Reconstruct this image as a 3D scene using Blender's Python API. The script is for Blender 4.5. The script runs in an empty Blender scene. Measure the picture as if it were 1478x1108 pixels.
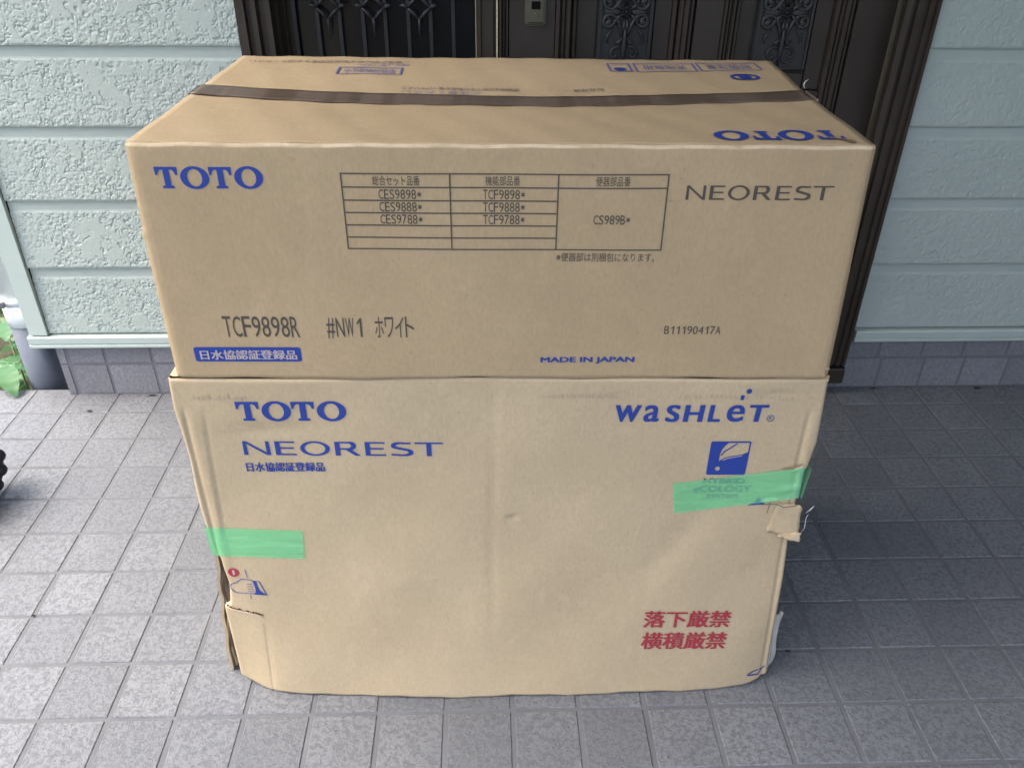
import bpy, math, random
import numpy as np
from mathutils import Matrix, Vector
from mathutils.geometry import tessellate_polygon
random.seed(7)
S = 0.1            # one floor tile (with its joint) is 0.1 m; all coordinates below are in tiles
scene = bpy.context.scene
COL = scene.collection

# ------------------------------------------------------------------ camera
CAM = Vector((6.648, -7.716, 10.829))
def rotm(a, b, c):
    ca, sa, cb, sb, cc, sc = math.cos(a), math.sin(a), math.cos(b), math.sin(b), math.cos(c), math.sin(c)
    return (Matrix(((ca, -sa, 0), (sa, ca, 0), (0, 0, 1))) @ Matrix(((1, 0, 0), (0, cb, -sb), (0, sb, cb)))
            @ Matrix(((cc, 0, sc), (0, 1, 0), (-sc, 0, cc))))
R = rotm(math.radians(-2.119), math.radians(-32.848), math.radians(-0.620))
cd = bpy.data.cameras.new('camera')
cam = bpy.data.objects.new('camera', cd)
COL.objects.link(cam)
right, fwd, up = R.col[0], R.col[1], R.col[2]
M = Matrix((( right[0], up[0], -fwd[0], CAM[0]*S), (right[1], up[1], -fwd[1], CAM[1]*S), (right[2], up[2], -fwd[2], CAM[2]*S), (0, 0, 0, 1)))
cam.matrix_world = M
cd.sensor_width = 36; cd.sensor_fit = 'HORIZONTAL'; cd.lens = 1184.8/1478*36
cd.clip_start = 0.02; cd.clip_end = 500
scene.camera = cam

# ------------------------------------------------------------------ sky and sun
SUN_EL, SUN_AZ = math.radians(62), math.radians(-98)   # azimuth from +Y towards +X: the light comes from the left and slightly from the front
w = bpy.data.worlds.new('World'); scene.world = w; w.use_nodes = True
nt = w.node_tree; nt.nodes.clear()
sky = nt.nodes.new('ShaderNodeTexSky'); sky.sky_type = 'NISHITA'; sky.sun_disc = False
sky.sun_elevation = SUN_EL; sky.sun_rotation = SUN_AZ; sky.air_density = 0.97; sky.dust_density = 5.3; sky.ozone_density = 0.65
bg = nt.nodes.new('ShaderNodeBackground'); bg.inputs["Strength"].default_value = 0.15
wo = nt.nodes.new('ShaderNodeOutputWorld')
nt.links.new(sky.outputs[0], bg.inputs['Color']); nt.links.new(bg.outputs[0], wo.inputs['Surface'])
sl = bpy.data.lights.new('sun', 'SUN'); sl.energy = 1.0; sl.angle = math.radians(55); sl.color = (0.97, 0.98, 0.98)
so = bpy.data.objects.new('sun', sl); COL.objects.link(so)
sd = Vector((math.sin(SUN_AZ)*math.cos(SUN_EL), math.cos(SUN_AZ)*math.cos(SUN_EL), math.sin(SUN_EL)))
so.rotation_euler = sd.to_track_quat('Z', 'Y').to_euler(); so.location = sd*5
scene.view_settings.view_transform = 'Standard'; scene.view_settings.look = 'None'
scene.view_settings.gamma = 1; scene.view_settings.use_curve_mapping = False
scene.view_settings.exposure = 2.2

# ------------------------------------------------------------------ helpers
def tag(o, label=None, cat=None, group=None, kind=None):
    if label: o['label'] = label
    if cat: o['category'] = cat
    if group: o['group'] = group
    if kind: o['kind'] = kind
    return o
def worldloc(o):
    v = Vector((0, 0, 0))
    while o: v += o.location; o = o.parent
    return v
def thing(name, label, cat, loc, group=None, kind=None):
    o = bpy.data.objects.new(name, None); COL.objects.link(o); o.empty_display_size = .05
    o.location = Vector(loc)*S
    return tag(o, label, cat, group, kind)
def mesh(name, V, F, mats, parent=None, smooth=False, fm=None, at=None):
    """V in tiles, world coordinates; the object's origin is at `at` (tiles) or its parent's origin"""
    base = worldloc(parent)
    off = Vector(at)*S if at is not None else base
    A = np.asarray(V, dtype=np.float64)*S - np.array(off)
    me = bpy.data.meshes.new(name)
    me.from_pydata(A.tolist(), [], [tuple(int(i) for i in f) for f in F])
    for m in (mats if isinstance(mats, (list, tuple)) else [mats]): me.materials.append(m)
    if fm is not None: me.polygons.foreach_set('material_index', fm)
    if smooth: me.polygons.foreach_set('use_smooth', [True]*len(me.polygons))
    me.update()
    o = bpy.data.objects.new(name, me); COL.objects.link(o)
    if parent: o.parent = parent
    o.location = off - base
    return o
class MB:
    def __init__(s): s.V = []; s.F = []
    def add(s, V, F):
        n = len(s.V); s.V += [tuple(v) for v in V]; s.F += [tuple(i+n for i in f) for f in F]; return s
    def box(s, x0, x1, y0, y1, z0, z1, bev=0.0):
        if bev <= 0:
            V = [(x, y, z) for x in (x0, x1) for y in (y0, y1) for z in (z0, z1)]
            F = [(0,1,3,2),(4,6,7,5),(0,4,5,1),(2,3,7,6),(0,2,6,4),(1,5,7,3)]
            return s.add(V, F)
        b = bev
        V = []; 
        for (z, k) in ((z0, b), (z0+b, 0), (z1-b, 0), (z1, b)):
            V += [(x0+k, y0+b*0+k, z), (x1-k, y0+k, z), (x1-k, y1-k, z), (x0+k, y1-k, z)]
        F = [(3,2,1,0), (12,13,14,15)]
        for j in range(3):
            for i in range(4): F.append((j*4+i, j*4+(i+1) % 4, j*4+4+(i+1) % 4, j*4+4+i))
        return s.add(V, F)
    def tube(s, P, r, n=8, flat=1.0, caps=True):
        P = [Vector(p) for p in P]; rr = r if isinstance(r, (list, tuple)) else [r]*len(P)
        V = []; F = []; up_ = Vector((0, -1, 0))
        for i, p in enumerate(P):
            t = (P[min(i+1, len(P)-1)] - P[max(i-1, 0)]).normalized()
            a = t.cross(up_)
            if a.length < 1e-3: a = t.cross(Vector((1, 0, 0)))
            a.normalize(); b = a.cross(t).normalized()
            for k in range(n):
                th = 2*math.pi*k/n
                V.append(p + a*math.cos(th)*rr[i] + b*math.sin(th)*rr[i]*flat)
        for i in range(len(P)-1):
            for k in range(n): F.append((i*n+k, i*n+(k+1) % n, (i+1)*n+(k+1) % n, (i+1)*n+k))
        if caps: F.append(tuple(range(n-1, -1, -1))); F.append(tuple((len(P)-1)*n+k for k in range(n)))
        return s.add(V, F)
    def ball(s, c, r, sy=1.0, nu=10, nv=6):
        V = [(c[0], c[1], c[2]+r)]; F = []
        for j in range(1, nv):
            a = math.pi*j/nv
            for i in range(nu):
                b = 2*math.pi*i/nu; V.append((c[0]+r*math.sin(a)*math.cos(b), c[1]+sy*r*math.sin(a)*math.sin(b), c[2]+r*math.cos(a)))
        V.append((c[0], c[1], c[2]-r)); L = len(V)-1
        for i in range(nu): F.append((0, 1+i, 1+(i+1) % nu)); F.append((L, L-nu+(i+1) % nu, L-nu+i))
        for j in range(nv-2):
            for i in range(nu): F.append((1+j*nu+i, 1+(j+1)*nu+i, 1+(j+1)*nu+(i+1) % nu, 1+j*nu+(i+1) % nu))
        return s.add(V, F)
    def build(s, name, mats, parent=None, smooth=False, at=None): return mesh(name, s.V, s.F, mats, parent, smooth, at=at)
def box(name, x0, x1, y0, y1, z0, z1, mat, parent=None, bev=0.0):
    return MB().box(x0, x1, y0, y1, z0, z1, bev).build(name, mat, parent)
def sheet(name, P, thick, mats, parent=None, smooth=True, loopu=False):
    """P: array (nu, nv, 3) of the visible face; thick: vector or array added for the hidden face. A closed solid."""
    P = np.asarray(P, float); nu, nv = P.shape[:2]
    Q = P + np.asarray(thick, float)
    V = np.concatenate([P.reshape(-1, 3), Q.reshape(-1, 3)]); n = nu*nv
    F = []
    for i in range(nu-1):
        for j in range(nv-1):
            a, b, c, d = i*nv+j, (i+1)*nv+j, (i+1)*nv+j+1, i*nv+j+1
            F.append((a, b, c, d)); F.append((n+d, n+c, n+b, n+a))
    def rim(idx):
        for a, b in zip(idx[:-1], idx[1:]): F.append((b, a, n+a, n+b))
    rim([i*nv for i in range(nu)]); rim([(nu-1)*nv+j for j in range(nv)])
    rim([i*nv+nv-1 for i in range(nu-1, -1, -1)]); rim([j for j in range(nv-1, -1, -1)])
    o = mesh(name, V, F, mats, parent)
    nf = 2*(nu-1)*(nv-1)
    o.data.polygons.foreach_set('use_smooth', [smooth]*nf + [False]*(len(F)-nf))
    return o

# ------------------------------------------------------------------ materials
def newmat(name, col=(.5, .5, .5), rough=.6, spec=.5, metal=0.0):
    m = bpy.data.materials.new(name); m.use_nodes = True
    b = m.node_tree.nodes['Principled BSDF']
    b.inputs['Base Color'].default_value = (*col, 1); b.inputs['Roughness'].default_value = rough
    b.inputs['Specular IOR Level'].default_value = spec; b.inputs['Metallic'].default_value = metal
    return m
class N:
    """small node builder"""
    def __init__(s, m): s.t = m.node_tree; s.b = s.t.nodes['Principled BSDF']; s.c = None
    def n(s, typ, ins=None, **kw):
        x = s.t.nodes.new('ShaderNode'+typ)
        for k, v in kw.items(): setattr(x, k, v)
        for k, v in (ins or {}).items():
            if hasattr(v, 'is_output') or isinstance(v, bpy.types.NodeSocket): s.t.links.new(v, x.inputs[k])
            else: x.inputs[k].default_value = v
        return x
    def co(s, scale=(1, 1, 1), loc=(0, 0, 0), rnd=False, kind='Object'):
        tc = s.n('TexCoord').outputs[kind]
        if rnd:
            oi = s.n('ObjectInfo').outputs['Random']
            mm = s.n('Math', {0: oi, 1: 37.0}, operation='MULTIPLY').outputs[0]
            tc = s.n('VectorMath', {0: tc, 1: s.n('CombineXYZ', {0: mm, 1: mm, 2: mm}).outputs[0]}, operation='ADD').outputs[0]
        return s.n('Mapping', {'Vector': tc, 'Scale': scale, 'Location': loc}).outputs[0]
    def noise(s, v, scale, detail=4, rough=.55, dist=0.0):
        return s.n('TexNoise', {'Vector': v, 'Scale': scale, 'Detail': detail, 'Roughness': rough, 'Distortion': dist}).outputs['Fac']
    def ramp(s, f, stops):
        r = s.n('ValToRGB', {'Fac': f}); e = r.color_ramp.elements
        while len(e) > 1: e.remove(e[-1])
        e[0].position = stops[0][0]; e[0].color = (*stops[0][1], 1) if len(stops[0][1]) == 3 else stops[0][1]
        for p, c in stops[1:]: q = e.new(p); q.color = (*c, 1)
        return r.outputs['Color']
    def g(s, f, a, b, lo=0.0, hi=1.0):
        return s.n('MapRange', {'Value': f, 'From Min': a, 'From Max': b, 'To Min': lo, 'To Max': hi}).outputs[0]
    def mix(s, f, a, b, bt='MIX'):
        x = s.n('Mix', data_type='RGBA', blend_type=bt)
        for k, v in ((0, f), (6, a), (7, b)):
            if isinstance(v, bpy.types.NodeSocket): s.t.links.new(v, x.inputs[k])
            elif k == 0: x.inputs[0].default_value = v
            else: x.inputs[k].default_value = (*v, 1)
        return x.outputs[2]
    def m(s, op, a, b): return s.n('Math', {0: a, 1: b}, operation=op).outputs[0]
    def col(s, c): s.t.links.new(c, s.b.inputs['Base Color'])
    def rough(s, c): s.t.links.new(c, s.b.inputs['Roughness'])
    def bump(s, h, dist, strength=1.0):
        ins = {'Height': h, 'Distance': dist, 'Strength': strength}
        if s.c: ins['Normal'] = s.c
        s.c = s.n('Bump', ins).outputs[0]; s.t.links.new(s.c, s.b.inputs['Normal'])

def mat_kraft(name, base, dark, rough=.75):
    m = newmat(name, base, rough, .3); k = N(m)
    v = k.co(kind='Object')
    big = k.noise(v, 5, 5, .6); fib = k.noise(k.co((1, 1, .5)), 300, 3, .6); mid = k.noise(v, 45, 4, .6)
    c = k.mix(k.g(big, .3, .72), base, dark)
    c = k.mix(k.g(fib, .35, .7, 0, .26), c, tuple(x*.55 for x in base))
    c = k.mix(k.g(mid, .55, .8, 0, .18), c, tuple(min(1, x*1.3) for x in base))
    # scuffs and smudges
    smd = k.noise(k.co((1, 1, .6), (3, 1, 2)), 9, 6, .65)
    c = k.mix(k.g(smd, .60, .78, 0, .32), c, (base[0]*.50, base[1]*.50, base[2]*.52))
    flk = k.noise(v, 160, 2, .5); c = k.mix(k.g(flk, .70, .76, 0, .35), c, (base[0]*.45, base[1]*.42, base[2]*.4))
    rub = k.noise(k.co((1, 1, .4), (5, 2, 1)), 16, 5, .7); c = k.mix(k.g(rub, .60, .75, 0, .28), c, (base[0]*1.25, base[1]*1.25, base[2]*1.35))
    k.col(c)
    fl = k.n('TexWave', {'Vector': k.co(), 'Scale': 55, 'Distortion': .6, 'Detail': 2}, wave_type='BANDS', bands_direction='X').outputs['Fac']
    k.bump(fl, .00005, .45); k.bump(k.noise(v, 14, 3), .004, .35); k.bump(fib, .0002, .5)
    return m
M_kraft_u = mat_kraft('kraft_board', (.445, .330, .190), (.388, .285, .163))
M_kraft_l = mat_kraft('kraft_board_lit', (.512, .402, .250), (.452, .350, .215))  # lower carton: its extra bounced light is put into a paler board colour
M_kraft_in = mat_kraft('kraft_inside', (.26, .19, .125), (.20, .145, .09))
M_core = newmat('board_edge', (.30, .21, .13), .9, .1)
M_blue = newmat('blue_ink', (.022, .050, .26), .6, .3)
M_blue_f = newmat('faded_blue_ink', (.10, .11, .28), .7, .2)
M_grey = newmat('grey_ink', (.085, .07, .055), .7, .2)
M_greyl = newmat('faded_grey_ink', (.13, .10, .10), .7, .2)
def mat_fold():
    m = newmat('worn_fold', (.5, .4, .3), .8, .2); k = N(m)
    f = k.noise(k.co((1, 1, 1)), 35, 4, .7); k.col(k.mix(k.g(f, .35, .6), (.45, .345, .206), (.58, .46, .31))); return m
M_fold = mat_fold()
M_red = newmat('red_ink', (.34, .035, .05), .65, .3)
M_knock = newmat('bare_kraft_in_print', (.45, .38, .36), .7, .2)
M_knockt = newmat('pale_label_field', (.34, .29, .26), .7, .2)

def mat_green():
    m = newmat('green_tape', (.13, .50, .25), .32, .5); k = N(m)
    f = k.noise(k.co((1, 1, 4)), 30, 4, .6)
    k.col(k.mix(k.g(f, .3, .75), (.36, .90, .56), (.42, .96, .62)))
    k.bump(k.noise(k.co((1, 1, 5)), 14, 3, .5), .004, .6); k.bump(k.noise(k.co((90, 90, 90)), 9, 1), .0001, .4)
    t = k.n('BsdfTransparent', {'Color': (.56, 1, .66, 1)})
    mx = k.n('MixShader', {0: .30}); out = m.node_tree.nodes['Material Output']
    m.node_tree.links.new(t.outputs[0], mx.inputs[1]); m.node_tree.links.new(k.b.outputs[0], mx.inputs[2])
    m.node_tree.links.new(mx.outputs[0], out.inputs['Surface'])
    return m
M_green = mat_green()
def mat_brown():
    m = newmat('brown_packing_tape', (.10, .07, .055), .3, .5); k = N(m)
    f = k.noise(k.co((1, .02, .02)), 30, 3, .7)
    k.col(k.mix(k.g(f, .46, .54), (.10, .070, .048), (.135, .10, .073)))
    k.rough(k.g(f, .3, .7, .28, .42)); k.bump(k.noise(k.co((3, 1, 1)), 10, 3), .002, .4)
    return m
M_brown = mat_brown()
M_film = newmat('clear_film', (.48, .48, .47), .3, .5)

def mat_stucco(name, flat=False):
    m = newmat(name, (.42, .53, .50), .72, .35); k = N(m)
    v = k.co(rnd=True)
    big = k.noise(v, 3.5, 4); c = k.mix(k.g(big, .3, .7), (.385, .442, .398), (.43, .483, .433))
    if flat:
        st = k.noise(k.co((1, 1, 6), rnd=True), 14, 6, .7)
        c = k.mix(k.g(st, .45, .75, 0, .35), c, (.27,.35,.325))
        k.col(c); k.bump(k.noise(v, 160, 3), .0006, .5)
        return m
    dirt = k.noise(v, 120, 5, .7)
    k.col(k.mix(k.g(dirt, .5, .8, 0, .22), c, (.30, .39, .365)))
    k.bump(k.noise(v, 500, 3), .0005, .7); k.bump(k.noise(k.co((1, 1, 1.0), rnd=True), 150, 4, .65), .0010, .7)
    return m
M_stucco = mat_stucco('stucco_siding'); M_smooth = mat_stucco('siding_lap', True)
def mat_trim():
    m = newmat('painted_metal_trim', (.46, .53, .478), .45, .4); k = N(m)
    f = k.noise(k.co((1, 1, 1)), 18, 6, .65)
    k.col(k.mix(k.g(f, .45, .75, 0, .3), (.46, .53, .478), (.36, .45, .42))); return m
M_trim = mat_trim()
def mat_floor(name, a, b, pit, bumpd, speck=1.0):
    m = newmat(name, a, .55, .35); k = N(m)
    v = k.co(rnd=True); oi = k.n('ObjectInfo').outputs['Random']
    f1 = k.noise(v, 135, 4, .65, .4); f2 = k.noise(v, 420, 3, .7); f3 = k.noise(v, 9, 3)
    c = k.mix(oi, tuple(x*.90 for x in a), tuple(x*1.06 for x in b))
    wd = k.noise(k.n('NewGeometry').outputs['Position'], 2.2, 5, .65); c = k.mix(k.g(wd, .42, .66, 0, .5), c, tuple(x*.72 for x in a)); wd2 = k.noise(k.n('NewGeometry').outputs['Position'], 14, 5, .7); c = k.mix(k.g(wd2, .58, .75, 0, .35), c, tuple(x*.55 for x in a))
    c = k.mix(k.g(f1, .44, .59, 0, .74*speck), c, pit)
    f4 = k.noise(v, 230, 2, .5, .6); c = k.mix(k.g(f4, .56, .66, 0, .45*speck), c, tuple(x*.62 for x in pit))
    c = k.mix(k.g(f2, .52, .72, 0, .35), c, tuple(x*.45 for x in a))
    c = k.mix(k.g(f2, .46, .30, 0, .35), c, tuple(min(1, x*1.7) for x in a))
    c = k.mix(k.g(f3, .45, .8, 0, .25), c, pit)
    k.col(c)
    r = k.g(f1, .42, .6, .36, .62); k.rough(r)
    k.bump(k.g(f1, .42, .60, 1, 0), bumpd, .4); k.bump(f2, .0005, .6)
    return m
M_tile = mat_floor('granite_floor_tile', (.155, .161, .171), (.180, .186, .196), (.095, .100, .109), .0011)
M_ftile = mat_floor('plinth_tile', (.235, .235, .248), (.28, .28, .294), (.165, .166, .176), .0009, .8)
def mat_grout():
    m = newmat('grout', (.19, .20, .22), .85, .2); k = N(m); v = k.co()
    f = k.noise(v, 12, 6, .65); f2 = k.noise(v, 260, 3)
    c = k.mix(k.g(f, .35, .7), (.145, .150, .158), (.105, .109, .115)); k.col(k.mix(k.g(f2, .5, .8, 0, .4), c, (.08, .08, .085)))
    k.bump(f2, .0006, .6); return m
M_grout = mat_grout()
def mat_metal(name, a, b, rough=.42):
    m = newmat(name, a, rough, .35); k = N(m); v = k.co()
    f = k.noise(v, 6, 6, .7); f2 = k.noise(v, 300, 2)
    k.col(k.mix(k.g(f, .35, .7), a, b)); k.rough(k.g(f, .3, .7, rough-.08, rough+.12)); k.bump(f2, .0002, .4); return m
M_door = mat_metal('dark_bronze_door', (.034, .027, .021), (.046, .036, .027))
M_cast = mat_metal('cast_relief', (.028, .028, .027), (.040, .039, .037), .45)
M_frame = mat_metal('door_frame_bronze', (.034, .026, .019), (.050, .037, .027), .42)
M_bar = mat_metal('grille_bar', (.022, .022, .023), (.032, .032, .034), .4)
M_glass = newmat('dark_door_glass', (.010, .011, .013), .18, .5)
M_brass = mat_metal('tarnished_brass', (.13, .115, .075), (.07, .062, .045), .4)
M_gap = newmat('dark_gap', (.006, .006, .006), .9, .1)
M_whitep = mat_metal('white_pvc', (.74, .78, .78), (.66, .71, .71), .35)
M_greyp = mat_metal('grey_pvc', (.135, .152, .182), (.10, .114, .136), .45)
M_clamp = mat_metal('galvanised_clamp', (.12, .13, .14), (.07, .075, .08), .4)
def mat_soil():
    m = newmat('soil', (.05, .045, .035), .95, .1); k = N(m); v = k.co()
    f = k.noise(v, 8, 8, .7); k.col(k.mix(k.g(f, .35, .7), (.035, .04, .02), (.10, .085, .06))); k.bump(f, .02, .8); return m
M_soil = mat_soil()
def mat_leaf(name, a, b):
    m = newmat(name, a, .45, .4); k = N(m); v = k.co(rnd=True)
    f = k.noise(v, 30, 4); k.col(k.mix(k.g(f, .3, .7), a, b))
    k.b.inputs['Transmission Weight'].default_value = 0.0
    tr = k.n('BsdfTranslucent', {'Color': (a[0]*1.4, a[1]*1.4, a[2]*1.0, 1)}); mx = k.n('MixShader', {0: .3})
    m.node_tree.links.new(k.b.outputs[0], mx.inputs[1]); m.node_tree.links.new(tr.outputs[0], mx.inputs[2])
    m.node_tree.links.new(mx.outputs[0], m.node_tree.nodes['Material Output'].inputs['Surface']); return m
M_leaf = mat_leaf('leaf_light', (.09, .21, .085), (.06, .15, .055)); M_leafd = mat_leaf('leaf_dark', (.05, .12, .035), (.08, .17, .05))
M_stem = newmat('stem', (.22, .28, .15), .6, .3)
M_rubber = mat_metal('black_rubber', (.012, .013, .018), (.02, .022, .03), .5)
M_white = newmat('white_ceiling_board', (.60, .58, .53), .8, .2)
M_conc = mat_metal('concrete', (.28, .275, .26), (.22, .215, .20), .85)
M_litter = newmat('dry_litter', (.035, .03, .025), .9, .1)

# ------------------------------------------------------------------ ground
FLX0, FLX1, FLY0, FLY1 = -8.0, 21.4, -13.0, 9.0
g = MB(); g.add([(-400, -400, -1.5), (400, -400, -1.5), (400, 400, -1.5), (-400, 400, -1.5)], [(0, 1, 2, 3)])
tag(g.build('ground', M_soil), kind='structure')
# ------------------------------------------------------------------ porch floor: slab, grout, every tile
slab = box('porch_floor', FLX0, FLX1, FLY0, FLY1, -1.6, -.016, M_grout); tag(slab, kind='structure')
def tile_mesh(name, w_, h_, t, bev, mat, axis='z'):
    b = MB().box(-w_/2, w_/2, -h_/2, h_/2, -t, 0, bev)
    V = b.V
    if axis == 'y': V = [(x, -z, y) for x, y, z in V]     # faces -Y
    me = bpy.data.meshes.new(name); me.from_pydata((np.array(V)*S).tolist(), [], b.F); me.materials.append(mat); me.update(); return me
tms = [tile_mesh('tile', .928+random.uniform(-.008, .008), .942+random.uniform(-.006, .006), .06, .012, M_tile) for _ in range(5)]
far = MB(); cnt = 0
for i in range(-8, 21):
    for j in range(-13, 9):
        x, y = i+.5, j+.5
        vis = (-2 <= j) and (x > -6.2)
        # the ones the picture shows
        if vis:
            d = Vector((x, y, 0)) - CAM; q = (d.dot(right), d.dot(fwd), d.dot(up))
            u = 739+1184.8*q[0]/q[1]; vv = 554-1184.8*q[2]/q[1]
            vis = -70 < u < 1550 and vv < 1170
        if x > 3.2 and x < 10.6 and y > 1.2 and y < 4.6: vis = False     # under the cartons
        if vis and cnt < 300:
            cnt += 1
            o = bpy.data.objects.new('floor_tile', random.choice(tms)); COL.objects.link(o); o.parent = slab
            o.location = (x*S + random.uniform(-.0004, .0004), y*S + random.uniform(-.0004, .0004), random.uniform(-.0003, .0003))
            o.rotation_euler = (random.uniform(-.004, .004), random.uniform(-.004, .004), random.uniform(-.005, .005))
        else:
            far.box(x-.4625, x+.4625, y-.4625, y+.4625, -.06, 0, .012)
tag(far.build('floor_tile', M_tile, slab), kind='stuff')

# ------------------------------------------------------------------ house wall
wall = thing('house_wall', 'pale green stucco siding wall on a grey tiled plinth around the dark door', 'wall', (0, 8.8, 0))
ZB = [1.69, 3.28, 4.78, 6.28, 7.77] + [7.77+1.49*k for k in range(1, 11)]
def fbm(shape, cell, oct_, rng, gain=.5):
    """value noise on a grid of `shape`, first octave cell in samples"""
    out = np.zeros(shape); amp = 1.0; tot = 0
    for o_ in range(oct_):
        c = max(cell/2**o_, 1.5)
        gx, gy = int(shape[0]/c)+3, int(shape[1]/c)+3
        r = rng.random((gx, gy))
        X = np.arange(shape[0])/c; Y = np.arange(shape[1])/c
        xi = X.astype(int); yi = Y.astype(int); fx = X-xi; fy = Y-yi
        fx = fx*fx*(3-2*fx); fy = fy*fy*(3-2*fy)
        a = r[np.ix_(xi, yi)]; b = r[np.ix_(xi+1, yi)]; c_ = r[np.ix_(xi, yi+1)]; d = r[np.ix_(xi+1, yi+1)]
        FX = fx[:, None]; FY = fy[None, :]
        out += amp*((a*(1-FX)+b*FX)*(1-FY)+(c_*(1-FX)+d*FX)*FY); tot += amp; amp *= gain
    return out/tot
def stucco_h(nx, nz, step, rng, soft):
    """plaster pulled flat in islands, with crumbs and worm-like tears between; metres*10 (tiles)"""
    a = fbm((nx, nz), .34/step, 4, rng, .6); b = fbm((nx, nz), .055/step, 3, rng, .6); c = fbm((nx, nz), .04/step, 2, rng, .6)
    isl = np.clip((a-.585)/.03, 0, 1)
    n1 = fbm((nx, nz), .09/step, 2, rng, .5); n2 = fbm((nx, nz), .07/step, 2, rng, .5)
    r1 = np.clip(1.3-np.abs(n1-.5)/.042, 0, 1)*np.clip((n2-.46)/.05, 0, 1)
    n3 = fbm((nx, nz), .26/step, 3, rng, .5); n4 = fbm((nx, nz), .2/step, 2, rng, .5)
    r2 = np.clip(1.25-np.abs(n3-.5)/.020, 0, 1)*np.clip((n4-.50)/.04, 0, 1)
    h = .40*np.clip((b*.55+c*.45-.40)/.16, 0, 1)*(1-isl) + .36*isl + .52 - .75*r1*(1-isl) - .9*r2
    # slight blur
    for _ in range(soft):
        h = (h + np.roll(h, 1, 0) + np.roll(h, -1, 0) + np.roll(h, 1, 1) + np.roll(h, -1, 1))/5
    return h
rng = np.random.default_rng(3)
def siding(x0, x1, k, fine):
    zb = ZB[k]; zt = ZB[k+1] if k+1 < len(ZB) else zb+1.49
    lap = .23                                        # smooth band under the board above
    zr = zt - lap
    YF = 8.70; SLP = .05; YR = YF+SLP*(zr-zb)/(zt-zb)
    if fine:
        step = .0125
        nx = int((x1-x0)/step)+1; nz = int((zr-zb)/step)+1
        X = np.linspace(x0, x1, nx); Z = np.linspace(zb, zr, nz)
        h = stucco_h(nx, nz, (x1-x0)/(nx-1), rng, 0 if x1 < 5 else 2)
        amp = .021 if x1 < 5 else .018
        if x1 >= 5: h = h*.8 + .9*fbm((nx, nz), 9, 3, rng)
        edge = np.minimum(1, np.minimum(np.arange(nz), np.arange(nz)[::-1]+0)/3.0)
        Y = YF - amp*h*edge[None, :] + SLP*((Z-zb)/(zt-zb))[None, :]
        V = np.stack([np.repeat(X, nz), Y.ravel(), np.tile(Z, nx)], 1)
        i, j = np.meshgrid(np.arange(nx-1), np.arange(nz-1), indexing='ij')
        a = (i*nz+j).ravel(); F = np.stack([a, a+nz, a+nz+1, a+1], 1)
    else:
        V = np.array([(x0, YF, zb), (x0, YR, zr), (x1, YF, zb), (x1, YR, zr)]); F = np.array([(0, 2, 3, 1)])
        nx = nz = 2
    me = bpy.data.meshes.new('siding_board')
    n0 = len(V)
    # returns: bottom edge, chamfer at top to the lap band, lap band, ends
    E = np.array([(x0, YF, zb), (x1, YF, zb), (x0, 8.86, zb-.0), (x1, 8.86, zb-.0),
                  (x0, YR, zr), (x1, YR, zr), (x0, YR+.006, zr+.02), (x1, YR+.006, zr+.02), (x0, YF+SLP+.008, zt-.004), (x1, YF+SLP+.008, zt-.004), (x0, 8.86, zt-.004), (x1, 8.86, zt-.004)])
    EF = np.array([(0, 2, 3, 1), (4, 5, 7, 6), (6, 7, 9, 8), (8, 9, 11, 10)])+n0
    EN = [(n0+0, n0+4, n0+6, n0+8, n0+10, n0+2), (n0+1, n0+3, n0+11, n0+9, n0+7, n0+5)]
    V = np.concatenate([V, E])*S - np.array(worldloc(wall))
    Fl = F.tolist() + EF.tolist() + [list(e) for e in EN]
    me.from_pydata(V.tolist(), [], Fl)
    me.materials.append(M_stucco); me.materials.append(M_smooth)
    me.polygons.foreach_set('material_index', [0]*len(F)+[0, 1, 1, 1, 1, 1])
    me.polygons.foreach_set('use_smooth', [fine]*len(F)+[False]*6)
    me.update()
    o = bpy.data.objects.new('siding_board', me); COL.objects.link(o); o.parent = wall
    return o
LX0, LX1, RX0, RX1 = -3.14, 2.12, 15.19, 21.3
for k in range(len(ZB)-1):
    fine = k <= 4
    siding(LX0, LX1, k, fine)
    siding(RX0, RX1, k, fine)
siding(LX1+.004, RX0-.004, len(ZB)-1, False)          # head board over the door
box('wall_core', -3.5, LX1, 8.87, 10.2, 1.3, 23, M_conc, wall); box('wall_core', RX0, RX1, 8.87, 10.2, 1.3, 23, M_conc, wall)
box('wall_core', LX1, RX0, 9.0, 10.2, 22.0, 23, M_conc, wall)
box('corner_trim', -3.56, -3.165, 8.62, 9.05, 1.665, 23.2, M_trim, wall, .02)
box('corner_trim', -3.56, -3.50, 9.055, 10.3, 1.665, 23.2, M_trim, wall)
box('sealant_joint', -3.165, -3.14, 8.74, 8.86, 1.69, 23.2, M_gap, wall)
def base_trim(x0, x1):
    prof = [(8.86, 1.655), (8.60, 1.64), (8.585, 1.62), (8.59, 1.475), (8.62, 1.46), (8.62, 1.445), (8.585, 1.43), (8.585, 1.375), (8.605, 1.355), (8.86, 1.35)]
    V = [(x, y, z) for x in (x0, x1) for y, z in prof]; n = len(prof)
    F = [(i, n+i, n+(i+1) % n, (i+1) % n) for i in range(n)] + [tuple(range(n)), tuple(range(2*n-1, n-1, -1))]
    mesh('base_trim', V, F, M_trim, wall)
base_trim(-3.62, LX1-.01); base_trim(RX0+.01, RX1)
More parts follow.
